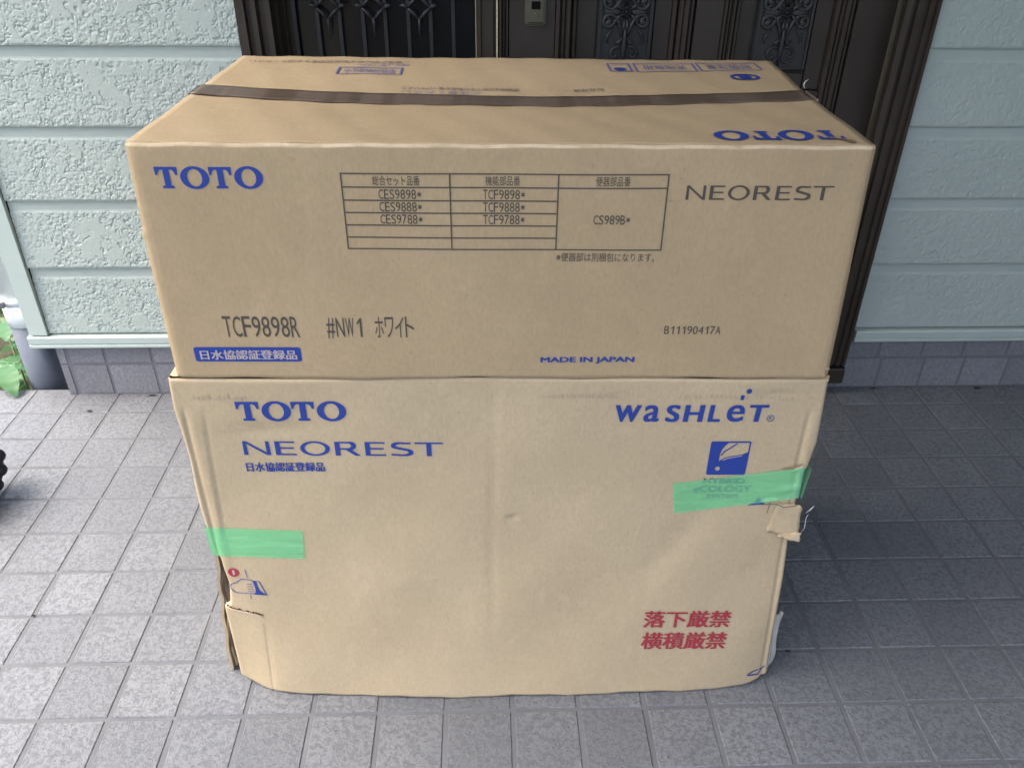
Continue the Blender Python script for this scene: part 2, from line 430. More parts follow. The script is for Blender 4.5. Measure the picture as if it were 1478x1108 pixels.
# plinth: body and its face tiles
box('plinth_body', -3.19, RX1, 8.788, 10.2, -1.5, 1.345, newmat('plinth_joint', (.17, .17, .185), .85, .2), wall)
def plinth(x0, x1, z0, z1):
    o = bpy.data.meshes.new('x'); bpy.data.meshes.remove(o)
    dy = random.uniform(-.004, .004)
    return box('plinth_tile', x0, x1, 8.775+dy, 8.787, z0, z1, M_ftile, wall, .012)
zc = [(.03, .79), (.86, 1.335)]
for r_, (z0, z1) in enumerate(zc):
    plinth(-3.18, -3.02, z0, z1)
    xs = [-2.95, -2.12, -1.06, -.0, 1.06, 2.12, 3.1]
    for a, b in zip(xs[:-1], xs[1:]): plinth(a+.035, b-.035, z0, z1)
    xs = [14.1, 15.09, 16.08, 17.13, 18.11, 19.19, 20.2, 21.3]
    off = 0 if r_ == 0 else -.14
    for a, b in zip(xs[:-1], xs[1:]): plinth(a+.035+off, b-.035+off, z0, z1)

# ------------------------------------------------------------------ front door
door = thing('front_door', 'dark bronze front door with cast scroll panels and barred glass sidelight', 'door', (8.6, 9.3, 0))
def vprof(name, prof, z0, z1, mat, bev=True):
    V = [(x, y, z) for z in (z0, z1) for x, y in prof]; n = len(prof)
    F = [(i, (i+1) % n, n+(i+1) % n, n+i) for i in range(n)] + [tuple(range(n-1, -1, -1)), tuple(range(n, 2*n))]
    return mesh(name, V, F, mat, door)
ZT = 21.0
# jambs (stepped profiles)
vprof('door_jamb', [(2.13, 9.5), (2.13, 8.75), (2.17, 8.53), (2.33, 8.53), (2.34, 8.66), (2.42, 8.66), (2.44, 8.58), (2.53, 8.58), (2.56, 8.72), (2.66, 8.72), (2.67, 8.66), (2.77, 8.66), (2.79, 8.9), (2.84, 9.0), (2.86, 9.5)], .75, ZT, M_frame)
vprof('door_jamb', [(15.17, 9.5), (14.72, 9.5), (14.66, 9.1), (14.66, 8.80), (14.50, 8.80), (14.49, 8.60), (14.60, 8.58), (14.62, 8.66), (14.68, 8.66), (14.70, 8.58), (14.82, 8.58), (14.84, 8.64), (14.90, 8.64), (14.92, 8.57), (14.98, 8.57), (15.0, 8.62), (15.04, 8.62), (15.06, 8.56), (15.12, 8.56), (15.15, 8.72), (15.17, 8.75)], .72, ZT, M_frame)
box('jamb_foot', 14.52, 15.10, 8.50, 8.9, .66, .716, M_gap, door)
box('door_head', 2.13, 15.17, 8.6, 9.5, ZT+.005, ZT+.9, M_frame, door, .03)
box('door_threshold', 2.2, 15.1, 8.45, 9.6, .30, .70, M_frame, door, .03)
# sidelight
box('sidelight_glass', 2.87, 6.50, 9.42, 9.50, .72, ZT, M_glass, door)
sg = thing('x', None, None, (0, 0, 0)); bpy.data.objects.remove(sg)
for bx in [3.07, 3.50, 3.92, 4.36, 4.78, 5.22, 5.645, 6.075]:
    box('grille_bar', bx-.033, bx+.033, 9.26, 9.31, .8, ZT-.1, M_bar, door, .014)
for bx in [3.71, 4.57, 5.435]:
    for zc_ in (8.37, 13.2, 18.0):
        d = MB(); r1 = .165
        pts = [(bx, 9.24, zc_+.215), (bx+.235, 9.24, zc_), (bx, 9.24, zc_-.215), (bx-.235, 9.24, zc_)]
        for a, b in zip(pts, pts[1:]+pts[:1]):
            mid = ((a[0]+b[0])/2*.93+bx*.07, 9.225, (a[2]+b[2])/2*.93+zc_*.07)
            d.tube([a, mid, b], [.03, .036, .03], 6)
        for sx in (-1, 1): d.tube([(bx+sx*.2, 9.24, zc_), (bx+sx*.29, 9.23, zc_+.03), (bx+sx*.37, 9.24, zc_+.02)], [.035, .045, .012], 6)
        for sz in (-1, 1): d.tube([(bx, 9.24, zc_+sz*.19), (bx, 9.23, zc_+sz*.32), (bx, 9.24, zc_+sz*.56)], [.04, .03, .010], 6)
        d.build('grille_ornament', M_bar, door, True)
# mullion between sidelight and leaf
vprof('mullion', [(6.51, 9.55), (6.51, 9.22), (6.54, 9.16), (6.60, 9.16), (6.62, 9.19), (6.84, 9.19), (6.86, 9.24), (6.90, 9.24), (6.90, 9.55)], .72, ZT, M_frame)
# leaf: backing, stiles, mouldings, panels
leaf = box('door_leaf', 6.93, 14.62, 9.42, 9.62, .74, ZT-.03, M_door, door)
def onleaf(name, x0, x1, y0, z0, z1, mat=M_door, bev=.02): return box(name, x0, x1, y0, 9.415, z0, z1, mat, door, bev)
def vm(x0, x1, prof_y, z0=.9, z1=ZT-.2, mat=M_frame):      # vertical moulding with rounded beads
    n = len(prof_y); ww = (x1-x0)/n; pr = [(x0, 9.415)]
    for i, y in enumerate(prof_y):
        a = x0+ww*i; pr += [(a+.008, y+.03), (a+ww*.3, y), (a+ww*.7, y), (a+ww-.008, y+.03)]
    pr += [(x1, 9.415)]
    vprof('moulding', pr, z0, z1, mat)
vm(6.95, 7.14, [9.18, 9.26, 9.22])
onleaf('stile', 7.15, 8.02, 9.22, .76, ZT-.05)
vm(8.03, 8.34, [9.18, 9.25, 9.20], 6.85)
onleaf('stile', 10.72, 11.24, 9.20, .76, ZT-.05)
vm(10.40, 10.705, [9.22, 9.17, 9.24], 6.85)
vm(11.25, 11.50, [9.17, 9.24, 9.20], 6.85)
vm(13.42, 13.82, [9.19, 9.23, 9.18, 9.24], .76)
onleaf('stile', 13.83, 14.60, 9.21, .76, ZT-.05)
onleaf('rail', 8.03, 10.71, 9.25, 6.2, 6.84); onleaf('rail', 11.25, 13.41, 9.25, 6.2, 6.84)
onleaf('lower_panel', 8.3, 10.5, 9.33, 1.5, 5.9); onleaf('lower_panel', 11.5, 13.2, 9.33, 1.5, 5.9)
def scroll(cx, cz, r0, r1, a0, a1, n=14, y=9.24):
    return [(cx+(r0+(r1-r0)*t)*math.cos(a0+(a1-a0)*t), y, cz+(r0+(r1-r0)*t)*math.sin(a0+(a1-a0)*t)) for t in [i/n for i in range(n+1)]]
def cast_panel(xa, xb, z0=7.22):
    p = onleaf('cast_panel', xa, xb, 9.325, z0, 16.0, M_cast, .02)
    b = MB(); y0 = 9.315
    # raised border
    for (x0, x1, za, zb_) in ((xa+.02, xa+.07, z0+.03, 15.9), (xb-.07, xb-.02, z0+.03, 15.9), (xa+.08, xb-.08, z0+.03, z0+.08)):
        b.box(x0, x1, 9.285, 9.324, za, zb_, .012)
    b.build('panel_border', M_cast, door)
    cx = (xa+xb)/2; r = MB(); k = (xb-xa)/1.10
    P = math.pi
    for zo, mir in ((8.30, 1), (8.30, -1), (11.2, 1), (11.2, -1)):
        for sx in (1, -1):
            def T(pts): return [(cx+sx*(x)*k, yy, zo+mir*z) for x, yy, z in pts]
            yy = 9.285
            # lower pair of volutes, stems running into the centre
            r.tube(T([(.36, yy, -.24), (.30, yy, -.19), (.31, yy, -.13), (.38, yy, -.09), (.44, yy, -.13), (.44, yy, -.22), (.36, yy, -.28), (.26, yy, -.25), (.19, yy, -.13), (.14, yy-.01, -.05)]), [.018, .025, .03, .032, .034, .034, .032, .03, .03, .018], 7)
            r.tube(T([(.40, yy, -.02), (.25, yy-.01, -.05), (.15, yy-.02, -.16), (.08, yy-.02, -.32), (.05, yy-.01, -.46)]), [.012, .026, .036, .032, .014], 7)
            r.ball((cx+sx*.35*k, yy, zo+mir*-.20), .065, .6)
            # upper volute
            r.tube(T(scroll(.33, .19, .17, .05, -P*.9, P*.9, 12, yy)), [.04, .042, .044, .044, .042, .04, .038, .036, .034, .032, .03, .026, .02], 7)
            r.ball((cx+sx*.33*k, yy, zo+mir*.18), .06, .7)
            r.tube(T([(.07, yy, 0), (.2, yy-.02, .02), (.34, yy-.01, 0), (.45, yy, .03)]), [.02, .042, .035, .010], 7)
            r.tube(T([(.07, yy, .02), (.16, yy-.02, .10), (.20, yy-.01, .22)]), [.02, .04, .012], 7)
            # side sprays
            r.tube(T([(.24, yy, -.30), (.33, yy-.01, -.40), (.37, yy, -.50), (.33, yy, -.56)]), [.012, .026, .024, .008], 6)
            r.tube(T([(.33, yy, -.40), (.40, yy, -.38)]), [.02, .006], 6)
            # small balls and curls
            r.ball((cx+sx*.105*k, yy, zo+mir*-.55), .045, .7)
            r.tube(T([(.02, yy, -.42), (.08, yy-.01, -.52), (.15, yy, -.56), (.19, yy, -.50)]), [.014, .024, .024, .008], 6)
            r.tube(T([(.03, yy, -.66), (.12, yy-.01, -.62), (.22, yy, -.66), (.27, yy, -.76), (.21, yy, -.84), (.14, yy, -.80), (.16, yy, -.74)]), [.014, .024, .028, .028, .026, .022, .012], 7)
            r.tube(T([(.02, yy, -.80), (.10, yy-.01, -.90), (.20, yy, -.93), (.25, yy, -.88)]), [.014, .024, .022, .008], 6)
            for a in range(5):
                an = P*(.06+.22*a)-P/2
                r.tube([(cx+sx*.03, yy, zo), (cx+sx*.085*math.cos(an), yy-.03, zo+.085*math.sin(an)), (cx+sx*.125*math.cos(an), yy, zo+.125*math.sin(an))], [.02, .03, .012], 6)
            r.tube(T([(.025, yy, -.12), (.035, yy-.03, -.26), (.01, yy, -.40)]), [.02, .04, .01], 6)
        r.ball((cx, yy-.03, zo), .045, .8)
        r.tube([(cx, yy, zo-mir*.2), (cx, yy-.03, zo-mir*.45), (cx, yy-.02, zo-mir*.62), (cx, yy, zo-mir*1.0)], [.03, .036, .05, .010], 8)
    r.build('scroll_relief', M_cast, door, True)
# recess of each upper panel
vm(8.35, 8.46, [9.30], 6.85); vm(10.28, 10.39, [9.30], 6.85)
onleaf('panel_fillet', 8.47, 8.83, 9.38, 6.85, 16.5, M_door, .01)
cast_panel(8.86, 9.93)
onleaf('panel_fillet', 9.96, 10.27, 9.345, 6.85, 16.5, M_door, .02)
vm(11.51, 11.62, [9.30], 6.85)
onleaf('panel_fillet', 11.63, 11.89, 9.385, 6.85, 16.5, M_door, .01)
cast_panel(11.95, 13.06)
onleaf('panel_fillet', 13.09, 13.41, 9.345, 6.85, 16.5, M_door, .02)
onleaf('panel_fillet', 11.95, 13.06, 9.345, 6.86, 7.18, M_door, .02)
# handle plate with key cylinder
hp = MB().box(7.44, 7.84, 9.17, 9.218, 8.06, 11.4, .04).build('handle_plate', M_brass, door)
h = MB().box(7.50, 7.79, 9.135, 9.169, 8.12, 11.3, .015).build('plate_face', M_brass, hp)
h = MB().box(7.565, 7.73, 9.118, 9.134, 8.36, 8.50, .006).build('thumb_latch', M_gap, hp)
MB().tube([(7.645, 9.134, 8.27), (7.645, 9.10, 8.27)], .035, 12).build('key_cylinder', M_brass, hp)
MB().tube([(7.645, 9.09, 9.2), (7.645, 8.8, 9.3), (7.645, 8.65, 9.8), (7.645, 8.8, 10.6), (7.645, 9.1, 10.8)], .07, 10).build('door_handle', M_brass, hp, True)

# ------------------------------------------------------------------ unseen porch roof and end wall, sized for the shade they give
tag(box('porch_roof', -7.5, 23.0, -13.0, 8.55, 23.3, 25.6, M_white), kind='structure')
sw = thing('porch_end_wall', 'unseen plain pale wall blocking light at the right end of the porch', 'wall', (21.6, 0, 0))
box('wall_body', 21.42, 22.6, -14.0, 8.6, -1.5, 23.29, M_conc, sw)

nb = thing('sky_block_house', 'unseen pale house wall added on the left to block low sky light', 'house', (-72, 0, -1.5))  # unseen house and windows, added to hold back low sky light
box('sky_block_body', -110, -72, -70, 40, -1.5, 36, M_conc, nb)
for wy in (-40, -15, 12): box('window', -71.99, -71.7, wy, wy+12, 12, 24, M_glass, nb)
fw = thing('light_block_wall', 'unseen grey wall added in front to block low light', 'wall', (0, -75, -1.5))  # added out of view to screen low light from the front
box('wall_body', -70, 60, -77, -75, -1.5, 16, M_conc, fw)

# ------------------------------------------------------------------ downpipe
pipe = thing('downpipe', 'white drainpipe with dark clamp dropping into a grey pipe beside the siding corner', 'drainpipe', (-4.0, 9.45, 0))
px, py = -4.0, 9.45
MB().tube([(px, py, -1.5), (px, py, 1.72)], .385, 32).build('grey_pipe', M_greyp, pipe, True)
MB().tube([(px, py, 1.60), (px, py, 1.62), (px, py, 2.15)], [.34, .405, .405], 32).build('white_pipe', M_whitep, pipe, True)
MB().tube([(px, py, 2.16), (px, py, 23.2)], .375, 32).build('white_pipe', M_whitep, pipe, True)
MB().tube([(px, py, 2.20), (px, py, 2.34)], .42, 32).build('pipe_clamp', M_whitep, pipe, True)
cb = MB().box(px-.5, px-.1, py-.50, py-.43, 2.18, 2.34, .02); cb.tube([(px-.28, py-.5, 2.26), (px-.28, py-.60, 2.26)], .06, 8)
cb.build('clamp_bolt', M_clamp, pipe)
MB().box(px+.2, px+.75, py-.06, py+.06, 2.2, 2.32, .01).build('clamp_arm', M_clamp, pipe)

# ------------------------------------------------------------------ plants beyond the floor edge
def leaf_part(parent, base, direc, L, W, droop, mat, curl=.12, name='leaf'):
    d = Vector(direc).normalized(); side = d.cross(Vector((0, 0, 1))).normalized(); nrm = side.cross(d).normalized()
    n = 24; V = []; F = []
    for i in range(n+1):
        t = i/n; wdt = W*math.sin(math.pi*min(1, t*.93+.05))**.75*(1-t*.35)*(1.0+.06*(i % 2))
        c = Vector(base)+d*(L*t)+Vector((0, 0, -droop*t*t))
        for s_, hh in ((-1, 1), (-.5, .45), (0, 0), (.5, .45), (1, 1)):
            V.append(c+side*(wdt*s_)+nrm*(curl*wdt*hh+.030*math.sin(t*30)*abs(s_)*(1-abs(s_)*.4)))
    for i in range(n):
        for j in range(4): F.append((i*5+j, i*5+j+1, i*5+5+j+1, i*5+5+j))
    return mesh(name, V, F, mat, parent, True)
def weed(loc, label, leaves, stemh, mat, lean=(0, 0)):
    p = thing('weed', label, 'plant', loc)
    x, y, z = loc; top = (x+lean[0], y+lean[1], z+stemh)
    MB().tube([(x, y, z), (x+lean[0]*.4, y+lean[1]*.4, z+stemh*.5), top], [.035, .028, .02], 6).build('stem', M_stem, p, True)
    for (t, az, L, W, dr, m_) in leaves:
        b = Vector((x+lean[0]*t, y+lean[1]*t, z+stemh*t)); a = math.radians(az)
        leaf_part(p, b, (math.cos(a), math.sin(a), .25), L, W, dr, m_ or mat)
    return p
weed((-5.2, 9.55, -1.4), 'light green broad-leaved weed with a big leaf over the floor tiles', [(1, -50, 1.15, .33, .55, M_leaf), (.98, 10, .7, .2, .3, M_leaf), (.95, 80, .8, .25, .3, None), (.8, 150, .9, .3, .4, None), (.7, -20, .7, .24, .3, M_leafd)], 1.75, M_leaf, (.15, -.1))
weed((-5.3, 10.6, -1.45), 'bright green weed growing behind the grey drainpipe foot', [(1, -60, .9, .3, .3, M_leaf), (.9, 20, .8, .3, .3, None), (.9, 120, .8, .3, .3, None), (.75, -10, .9, .3, .4, M_leaf), (.6, -80, .8, .3, .3, M_leafd)], 2.5, M_leaf, (.1, -.2))
weed((-4.6, 11.4, -1.45), 'dark leafy weed in the shade left of the wall corner', [(1, -60, .9, .3, .3, None), (.9, 0, .8, .3, .3, M_leaf), (.8, 120, .8, .3, .3, None), (.7, -120, .8, .3, .4, None), (.5, -40, .9, .35, .4, M_leaf)], 2.2, M_leafd, (.2, -.1))
weed((-3.55, 10.9, -1.45), 'small weed peeping out between drainpipe and plinth', [(1, -60, .6, .18, .3, None), (.9, 200, .6, .2, .3, M_leaf), (.7, -20, .6, .2, .3, None), (.6, -100, .6, .2, .3, None)], 2.1, M_leafd, (.05, -.1))
gc = MB(); rg = random.Random(5)
for _ in range(2600):
    x = rg.uniform(-22, -3.0); y = rg.uniform(9.3, 26) if x > -8.3 else rg.uniform(-4, 26)
    if x > -3.3 and y < 10.5: continue
    if x > -8.2 and y < 9.15: continue
    a = rg.uniform(0, 6.28); L = rg.uniform(.25, .6); hgt = rg.uniform(.1, .9)
    dx, dy = math.cos(a)*L, math.sin(a)*L; z = -1.5+hgt
    gc.add([(x, y, z), (x+dx*.5-dy*.28, y+dy*.5+dx*.28, z+.10), (x+dx, y+dy, z-.03), (x+dx*.5+dy*.28, y+dy*.5-dx*.28, z+.08)], [(0, 1, 2, 3)])
tag(gc.build('ground_cover', [M_leafd]), kind='stuff')
# a straw-like dry stem leaning across
tag(MB().tube([(-5.6, 9.7, .1), (-4.9, 9.5, .35), (-4.35, 9.9, .1)], [.03, .035, .02], 6).build('dry_stalk', newmat('straw', (.42, .42, .33), .7, .2), None, True), 'pale dry stalk lying among the weeds left of the pipe', 'stalk')

# ------------------------------------------------------------------ rubber tyre edge at far left
ty = thing('wheel', 'black knobbly rubber wheel cut off by the left edge of the picture', 'wheel', (-4.35, 5.2, 1.2))
def ring(cx, cy, cz, Rr, r, n=56, m=12, yaw=0.0, sq=1.0):
    V = []; F = []
    for i in range(n):
        a = 2*math.pi*i/n
        for j in range(m):
            b = 2*math.pi*j/m; rr = Rr+r*math.cos(b)
            lx, ly, lz = rr*math.cos(a), r*sq*math.sin(b), rr*math.sin(a)
            V.append((cx+lx*math.cos(yaw)-ly*math.sin(yaw), cy+lx*math.sin(yaw)+ly*math.cos(yaw), cz+lz))
            F.append((i*m+j, ((i+1) % n)*m+j, ((i+1) % n)*m+(j+1) % m, i*m+(j+1) % m))
    return V, F
WY = math.radians(75); wc = (-3.30, 4.75, .86)
ty.location = Vector(wc)*S
tyre = MB().add(*ring(*wc, .64, .20, yaw=WY, sq=1.3)).build('tyre', M_rubber, ty, True)
kb = MB()
for i in range(14):
    a = 2*math.pi*i/14
    for s_ in (-1, 0, 1):
        rr = .70-.03*abs(s_); lx, ly, lz = rr*math.cos(a+.05*s_), .20*s_, rr*math.sin(a+.05*s_)
        X, Y = wc[0]+lx*math.cos(WY)-ly*math.sin(WY), wc[1]+lx*math.sin(WY)+ly*math.cos(WY)
        kb.ball((X, Y, wc[2]+lz), .135, 1, 12, 8)
kb.build('tread', M_rubber, tyre, True)
MB().add(*ring(*wc, .43, .05, yaw=WY)).build('rim', M_clamp, ty, True)
MB().tube([(wc[0]+.25, wc[1]-.07, wc[2]), (wc[0]-.25, wc[1]+.07, wc[2])], .11, 14).build('hub', M_clamp, ty)
sp = MB()
for i in range(10):
    a = 2*math.pi*i/10; sp.tube([wc, (wc[0]+.42*math.cos(a)*math.cos(WY), wc[1]+.42*math.cos(a)*math.sin(WY), wc[2]+.42*math.sin(a))], .025, 6)
sp.build('spokes', M_clamp, ty)

# ================================================================== cartons
SL = -.016
def yp(x): return .64+SL*(x-3.0)
# ---- writing helpers
def text_geo(body, offset=0.0, res=3, spacing=1.0):
    c = bpy.data.curves.new('t', 'FONT'); c.body = body; c.resolution_u = res; c.offset = offset; c.space_character = spacing
    o = bpy.data.objects.new('t', c); COL.objects.link(o)
    dg = bpy.context.evaluated_depsgraph_get(); dg.update()
    me = bpy.data.meshes.new_from_object(o.evaluated_get(dg))
    V = np.array([v.co[:2] for v in me.vertices]); F = [tuple(p.vertices) for p in me.polygons]
    bpy.data.objects.remove(o); bpy.data.curves.remove(c); bpy.data.meshes.remove(me)
    V = (V-V.min(0))/(V.max(0)-V.min(0))
    return V, F
def poly_geo(loops):
    """loops of 2D points, first outer then holes"""
    L3 = [[Vector((x, y, 0)) for x, y in lp] for lp in loops]
    flat = [p for lp in loops for p in lp]
    return np.array(flat, float), [tuple(t) for t in tessellate_polygon(L3)]
def merge(parts):
    V = []; F = []; n = 0
    for v, f in parts:
        V.append(np.asarray(v, float)); F += [tuple(i+n for i in t) for t in f]; n += len(v)
    return np.concatenate(V), F
def ellipse(cx, cy, rx, ry, n=36): return [(cx+rx*math.cos(2*math.pi*i/n), cy+ry*math.sin(2*math.pi*i/n)) for i in range(n)]
def fit(V, x0, x1, z0, z1):
    V = np.asarray(V, float); a = V.min(0); b = V.max(0); s = (V-a)/(b-a)
    return np.stack([x0+(x1-x0)*s[:, 0], z0+(z1-z0)*s[:, 1]], 1)
def place(name, V2, F, surf, mat, parent, lift=.006, label=None):
    """V2: flat-panel coordinates, surf(x,z,lift) -> 3D point"""
    P = [surf(x, z, lift) for x, z in V2]
    o = mesh(name, P, F, mat, parent)
    # all faces towards the outside
    if label: o['label'] = label
    return o

# ---- front surfaces
def front_u(x, z):
    """upper carton front: nearly flat"""
    return yp(x) + .010*math.sin(x*1.3+1)*math.sin(z*1.9) + .006*math.sin(x*3.1+z*2.3)
def surf_u(x, z, lift=0.0): return (x, front_u(x, z)-lift, z)
BX = [2.7, 2.95, 3.33, 3.91, 5.24, 6.2, 7.16, 8.37, 9.6, 10.46, 10.85, 11.03, 11.3]
BY = [-.06, .02, .225, .28, .35, .37, .353, .315, .275, .21, .125, .0, -.03]
_bx = np.linspace(2.3, 11.7, 189); _by = np.interp(_bx, BX, BY)
for _ in range(30): _by[1:-1] = (_by[:-2]+2*_by[1:-1]+_by[2:])/4
def gau(d, s_): return math.exp(-(d/s_)**2)
def front_l(x, z):
    """lower carton front: bulges out towards the floor, dented along both edges"""
    t = max(0.0, 1-z/5.3)
    y = yp(x) - float(np.interp(x, _bx, _by))*t*t
    # crushed fold lines
    if x < 4:
        cl = 2.95-.012*(5.1-z); k = min(1, max(0, (5.15-z)/.25))*min(1, max(0, (z-2.2)/.3))
        y += .026*k*gau(x-cl, .03) - .014*k*gau(x-cl-.10, .07)
        c2 = 3.20-.055*(5-z); k2 = min(1, max(0, (5.2-z)/.4))*min(1, max(0, (z-2.9)/.5)); y += .006*k2*gau(x-c2, .03) - .006*k2*gau(x-c2+.06, .04)
        # folded hand-hole piece
        if 0 < z < 1.5: y += .009*gau(x-(3.40-.04*(1.45-z)), .02)*min(1, (1.5-z)/.2)
    if x > 10:
        cr = 10.655+.0*z + (0 if z > 4.2 else .06*(4.2-z)*.9); k = min(1, max(0, (5.15-z)/.3))
        y += .02*k*gau(x-cr, .03) - .010*k*gau(x-cr-.08, .05)
    # inner flap joint line, dent, soft waves
    y += .016*gau(x-6.72-.02*math.sin(z*1.7), .028)*min(1, max(0, (z-.8)/1.5)) + .006*gau(x-8.9, .03)*min(1, max(0, (4.4-z)/2)) + .03*gau(x-6.98, .05)*gau(z-3.38, .05) - .012*gau(x-6.93, .04)*gau(z-3.45, .04)
    y += .014*gau(z-4.72+.1*math.sin(x), .10)*gau(x-3.9, .5) + .02*gau(z-5.32, .06)*gau(x-10.2, .28)
    y += .012*math.sin(x*1.1+.5)*math.sin(z*1.3+.4) + .007*math.sin(x*2.7+z*1.7+1) + .006*math.sin((x-z*.8)*3.1)
    y += .02*gau((x-9.2)-.55*(z-2.9), .25)*gau(z-2.9, .7)
    return y
def surf_l(x, z, lift=0.0):
    """(x,z) measured on the flat panel; found again on the bulged one along the same line of sight"""
    P0 = Vector((x, yp(x), z)); d = (P0-CAM); t = 1.0
    for _ in range(8):
        P = CAM+d*t; t += (front_l(P.x, P.z)-lift-P.y)/d.y
    P = CAM+d*t
    return (P.x, P.y, max(P.z, .02))

# ---- upper carton -------------------------------------------------
UP = thing('carton', 'flat wide brown cardboard carton sealed with brown tape, stacked on top', 'box', (6.85, 2.7, 5.56))
ZU0, ZU1 = 5.555, 8.35
def xlu(z): return np.interp(z, [5.55, 7.30, 7.36, 7.42, 8.35], [2.966, 2.985, 2.965, 2.992, 3.023])
def xru(z): return np.interp(z, [5.55, 8.35], [10.765, 10.664])
YBK = lambda x: 4.87-.027*(x-3.2)
def sag(x, y):
    u = min(1, max(0, (x-3.02)/7.64)); v = 1-abs((y-2.72)/2.1)
    return .125*math.sin(math.pi*u)**.8*max(0, v)**1.25 + .006*math.sin(x*1.9+y*2.1)*math.sin(math.pi*u)
nu, nv = 120, 60
rF = .045
zz = list(np.linspace(ZU0, ZU1-rF, nv)); P = np.zeros((nu, nv+5, 3))
for i in range(nu):
    s_ = i/(nu-1); s2 = s_ if True else 0
    for j in range(nv+5):
        if j < nv: z = zz[j]; back = 0
        else:
            a = (j-nv+1)/5*math.pi/2; z = ZU1-rF+rF*math.sin(a); back = rF*(1-math.cos(a))
        x0, x1 = xlu(min(z, ZU1)), xru(min(z, ZU1)); x = x0+(x1-x0)*s_
        e = min(x-x0, x1-x); cr = max(0, .05-e)
        zz_ = z
        if j < nv: zz_ = z + (.0 if j > 0 else .012*math.sin(x*2.2)+.006*math.sin(x*7))
        P[i, j] = (x, front_u(x, z)+back+cr*cr*12 + (.006*math.sin(x*23)*math.sin(x*9.1) if j >= nv-1 else 0), zz_ + (.008*math.sin(x*5.3+1)*math.sin(x*2.1) if j >= nv-1 else 0))
_fp = sheet('front_panel', P, (0, .05, -.012), [M_kraft_u, M_fold], UP)
_nv = P.shape[1]; _mi = [0]*len(_fp.data.polygons)
for i in range(P.shape[0]-1):
    for j in range(nv, nv+3): _mi[2*(i*(_nv-1)+j)] = 1
_fp.data.polygons.foreach_set('material_index', _mi)
# worn light fold line is paper with the print skin rubbed off
def fold_wear(name, pts, r, mat, parent): return MB().tube(pts, r, 6).build(name, mat, parent, True)
M_worn = mat_kraft('kraft_worn', (.56, .45, .33), (.48, .38, .27))
for side, fx in (('l', xlu), ('r', xru)):
    P = np.zeros((30, 12, 3))
    for i in range(30):
        for j in range(12):
            z = ZU0+(ZU1-.01-ZU0)*j/11; x = float(fx(z)); y = front_u(x, z)+.055+(YBK(x)-front_u(x, z)-.055)*i/29
            P[i, j] = (x + (.17*i/29 if side == 'l' else .14*max(0, y-2.7)/2.1), y, z)
    if side == 'r': P = P
    else: P = P[::-1]
    sheet('side_panel', P, (.05 if side == 'l' else -.05, 0, 0), M_kraft_u, UP)
P = np.zeros((12, 12, 3))
for i in range(12):
    for j in range(12):
        z = ZU0+(ZU1-ZU0-.02)*j/11; x = xru(z)+.14+(xlu(z)+.17-xru(z)-.14)*i/11; P[i, j] = (x, YBK(x), z)
sheet('back_panel', P, (0, -.05, 0), M_kraft_u, UP)
def topflap(ya, yb):
    nu_, nv_ = 90, 34; P = np.zeros((nu_, nv_, 3))
    for i in range(nu_):
        x = 3.02+(10.665-3.02)*i/(nu_-1)
        for j in range(nv_):
            y = ya(x)+(yb(x)-ya(x))*j/(nv_-1)
            x_ = x+ (0 if y < 2.7 else .14*(y-2.7)/2.1*((i/(nu_-1))))+(.17*(y-.6)/4.3*(1-i/(nu_-1)) if True else 0)
            P[i, j] = (x_, y, ZU1-sag(x, y)+.0+.004*math.sin(x*9+y*5))
    return sheet('top_flap', P, (0, 0, -.05), M_kraft_u, UP)
seam = lambda x: 2.86-.03*(x-3.0)
topflap(lambda x: front_u(x, 8.35)+rF, lambda x: seam(x)-.006)
topflap(lambda x: seam(x)+.006, lambda x: YBK(x))
P = np.zeros((10, 6, 3))
for i in range(10):
    for j in range(6): x = 3.05+(10.68-3.05)*i/9; P[i, j] = (x, yp(x)+.06+(4.15)*j/5, ZU0+.0)
sheet('bottom_flap', P[::-1], (0, 0, .04), M_kraft_u, UP)
# packing tape along the seam, folded down both ends
P = np.zeros((110, 7, 3))
for i in range(110):
    t = i/109
    x = 2.95+(10.72-2.95)*t
    for j in range(7):
        y = seam(x)+(-.235+.47*j/6)+.01*math.sin(x*.9)
        xx = min(max(x, 3.09), 10.70); z = ZU1-sag(min(max(x, 3.02), 10.66), y)+.012+.002*math.sin(x*9+y*5)
        P[i, j] = (x+.15*(1-t), y, z)
def endcap(x, sgn):
    Q = np.zeros((6, 7, 3))
    for i in range(6):
        for j in range(7): Q[i, j] = (x+sgn*.006, seam(x)+(-.235+.47*j/6), ZU1+.008-i*.12)
    return Q
Pt = P[:-1]
sheet('packing_tape', Pt, (0, 0, -.004), M_brown, UP)
sheet('packing_tape', endcap(10.70, 1), (-.004, 0, 0), M_brown, UP); sheet('packing_tape', endcap(3.085, -1), (.004, 0, 0), M_brown, UP)
MB().tube([(10.72, 2.95, 8.36), (10.69, 2.93, 8.41), (10.70, 2.92, 8.45), (10.74, 2.93, 8.475)], [.007, .006, .004, .002], 6).build('paper_fibre', newmat('paper_fibre', (.7, .68, .63), .8, .2), UP, True)
# damaged lower right corner
for (xc, zc2, r_) in ((10.735, 5.68, .028), (10.715, 5.585, .03), (10.765, 5.565, .025)):
    MB().ball((xc, yp(xc)+.01, zc2), r_, .8, 7, 5).build('torn_hole', M_core, UP)

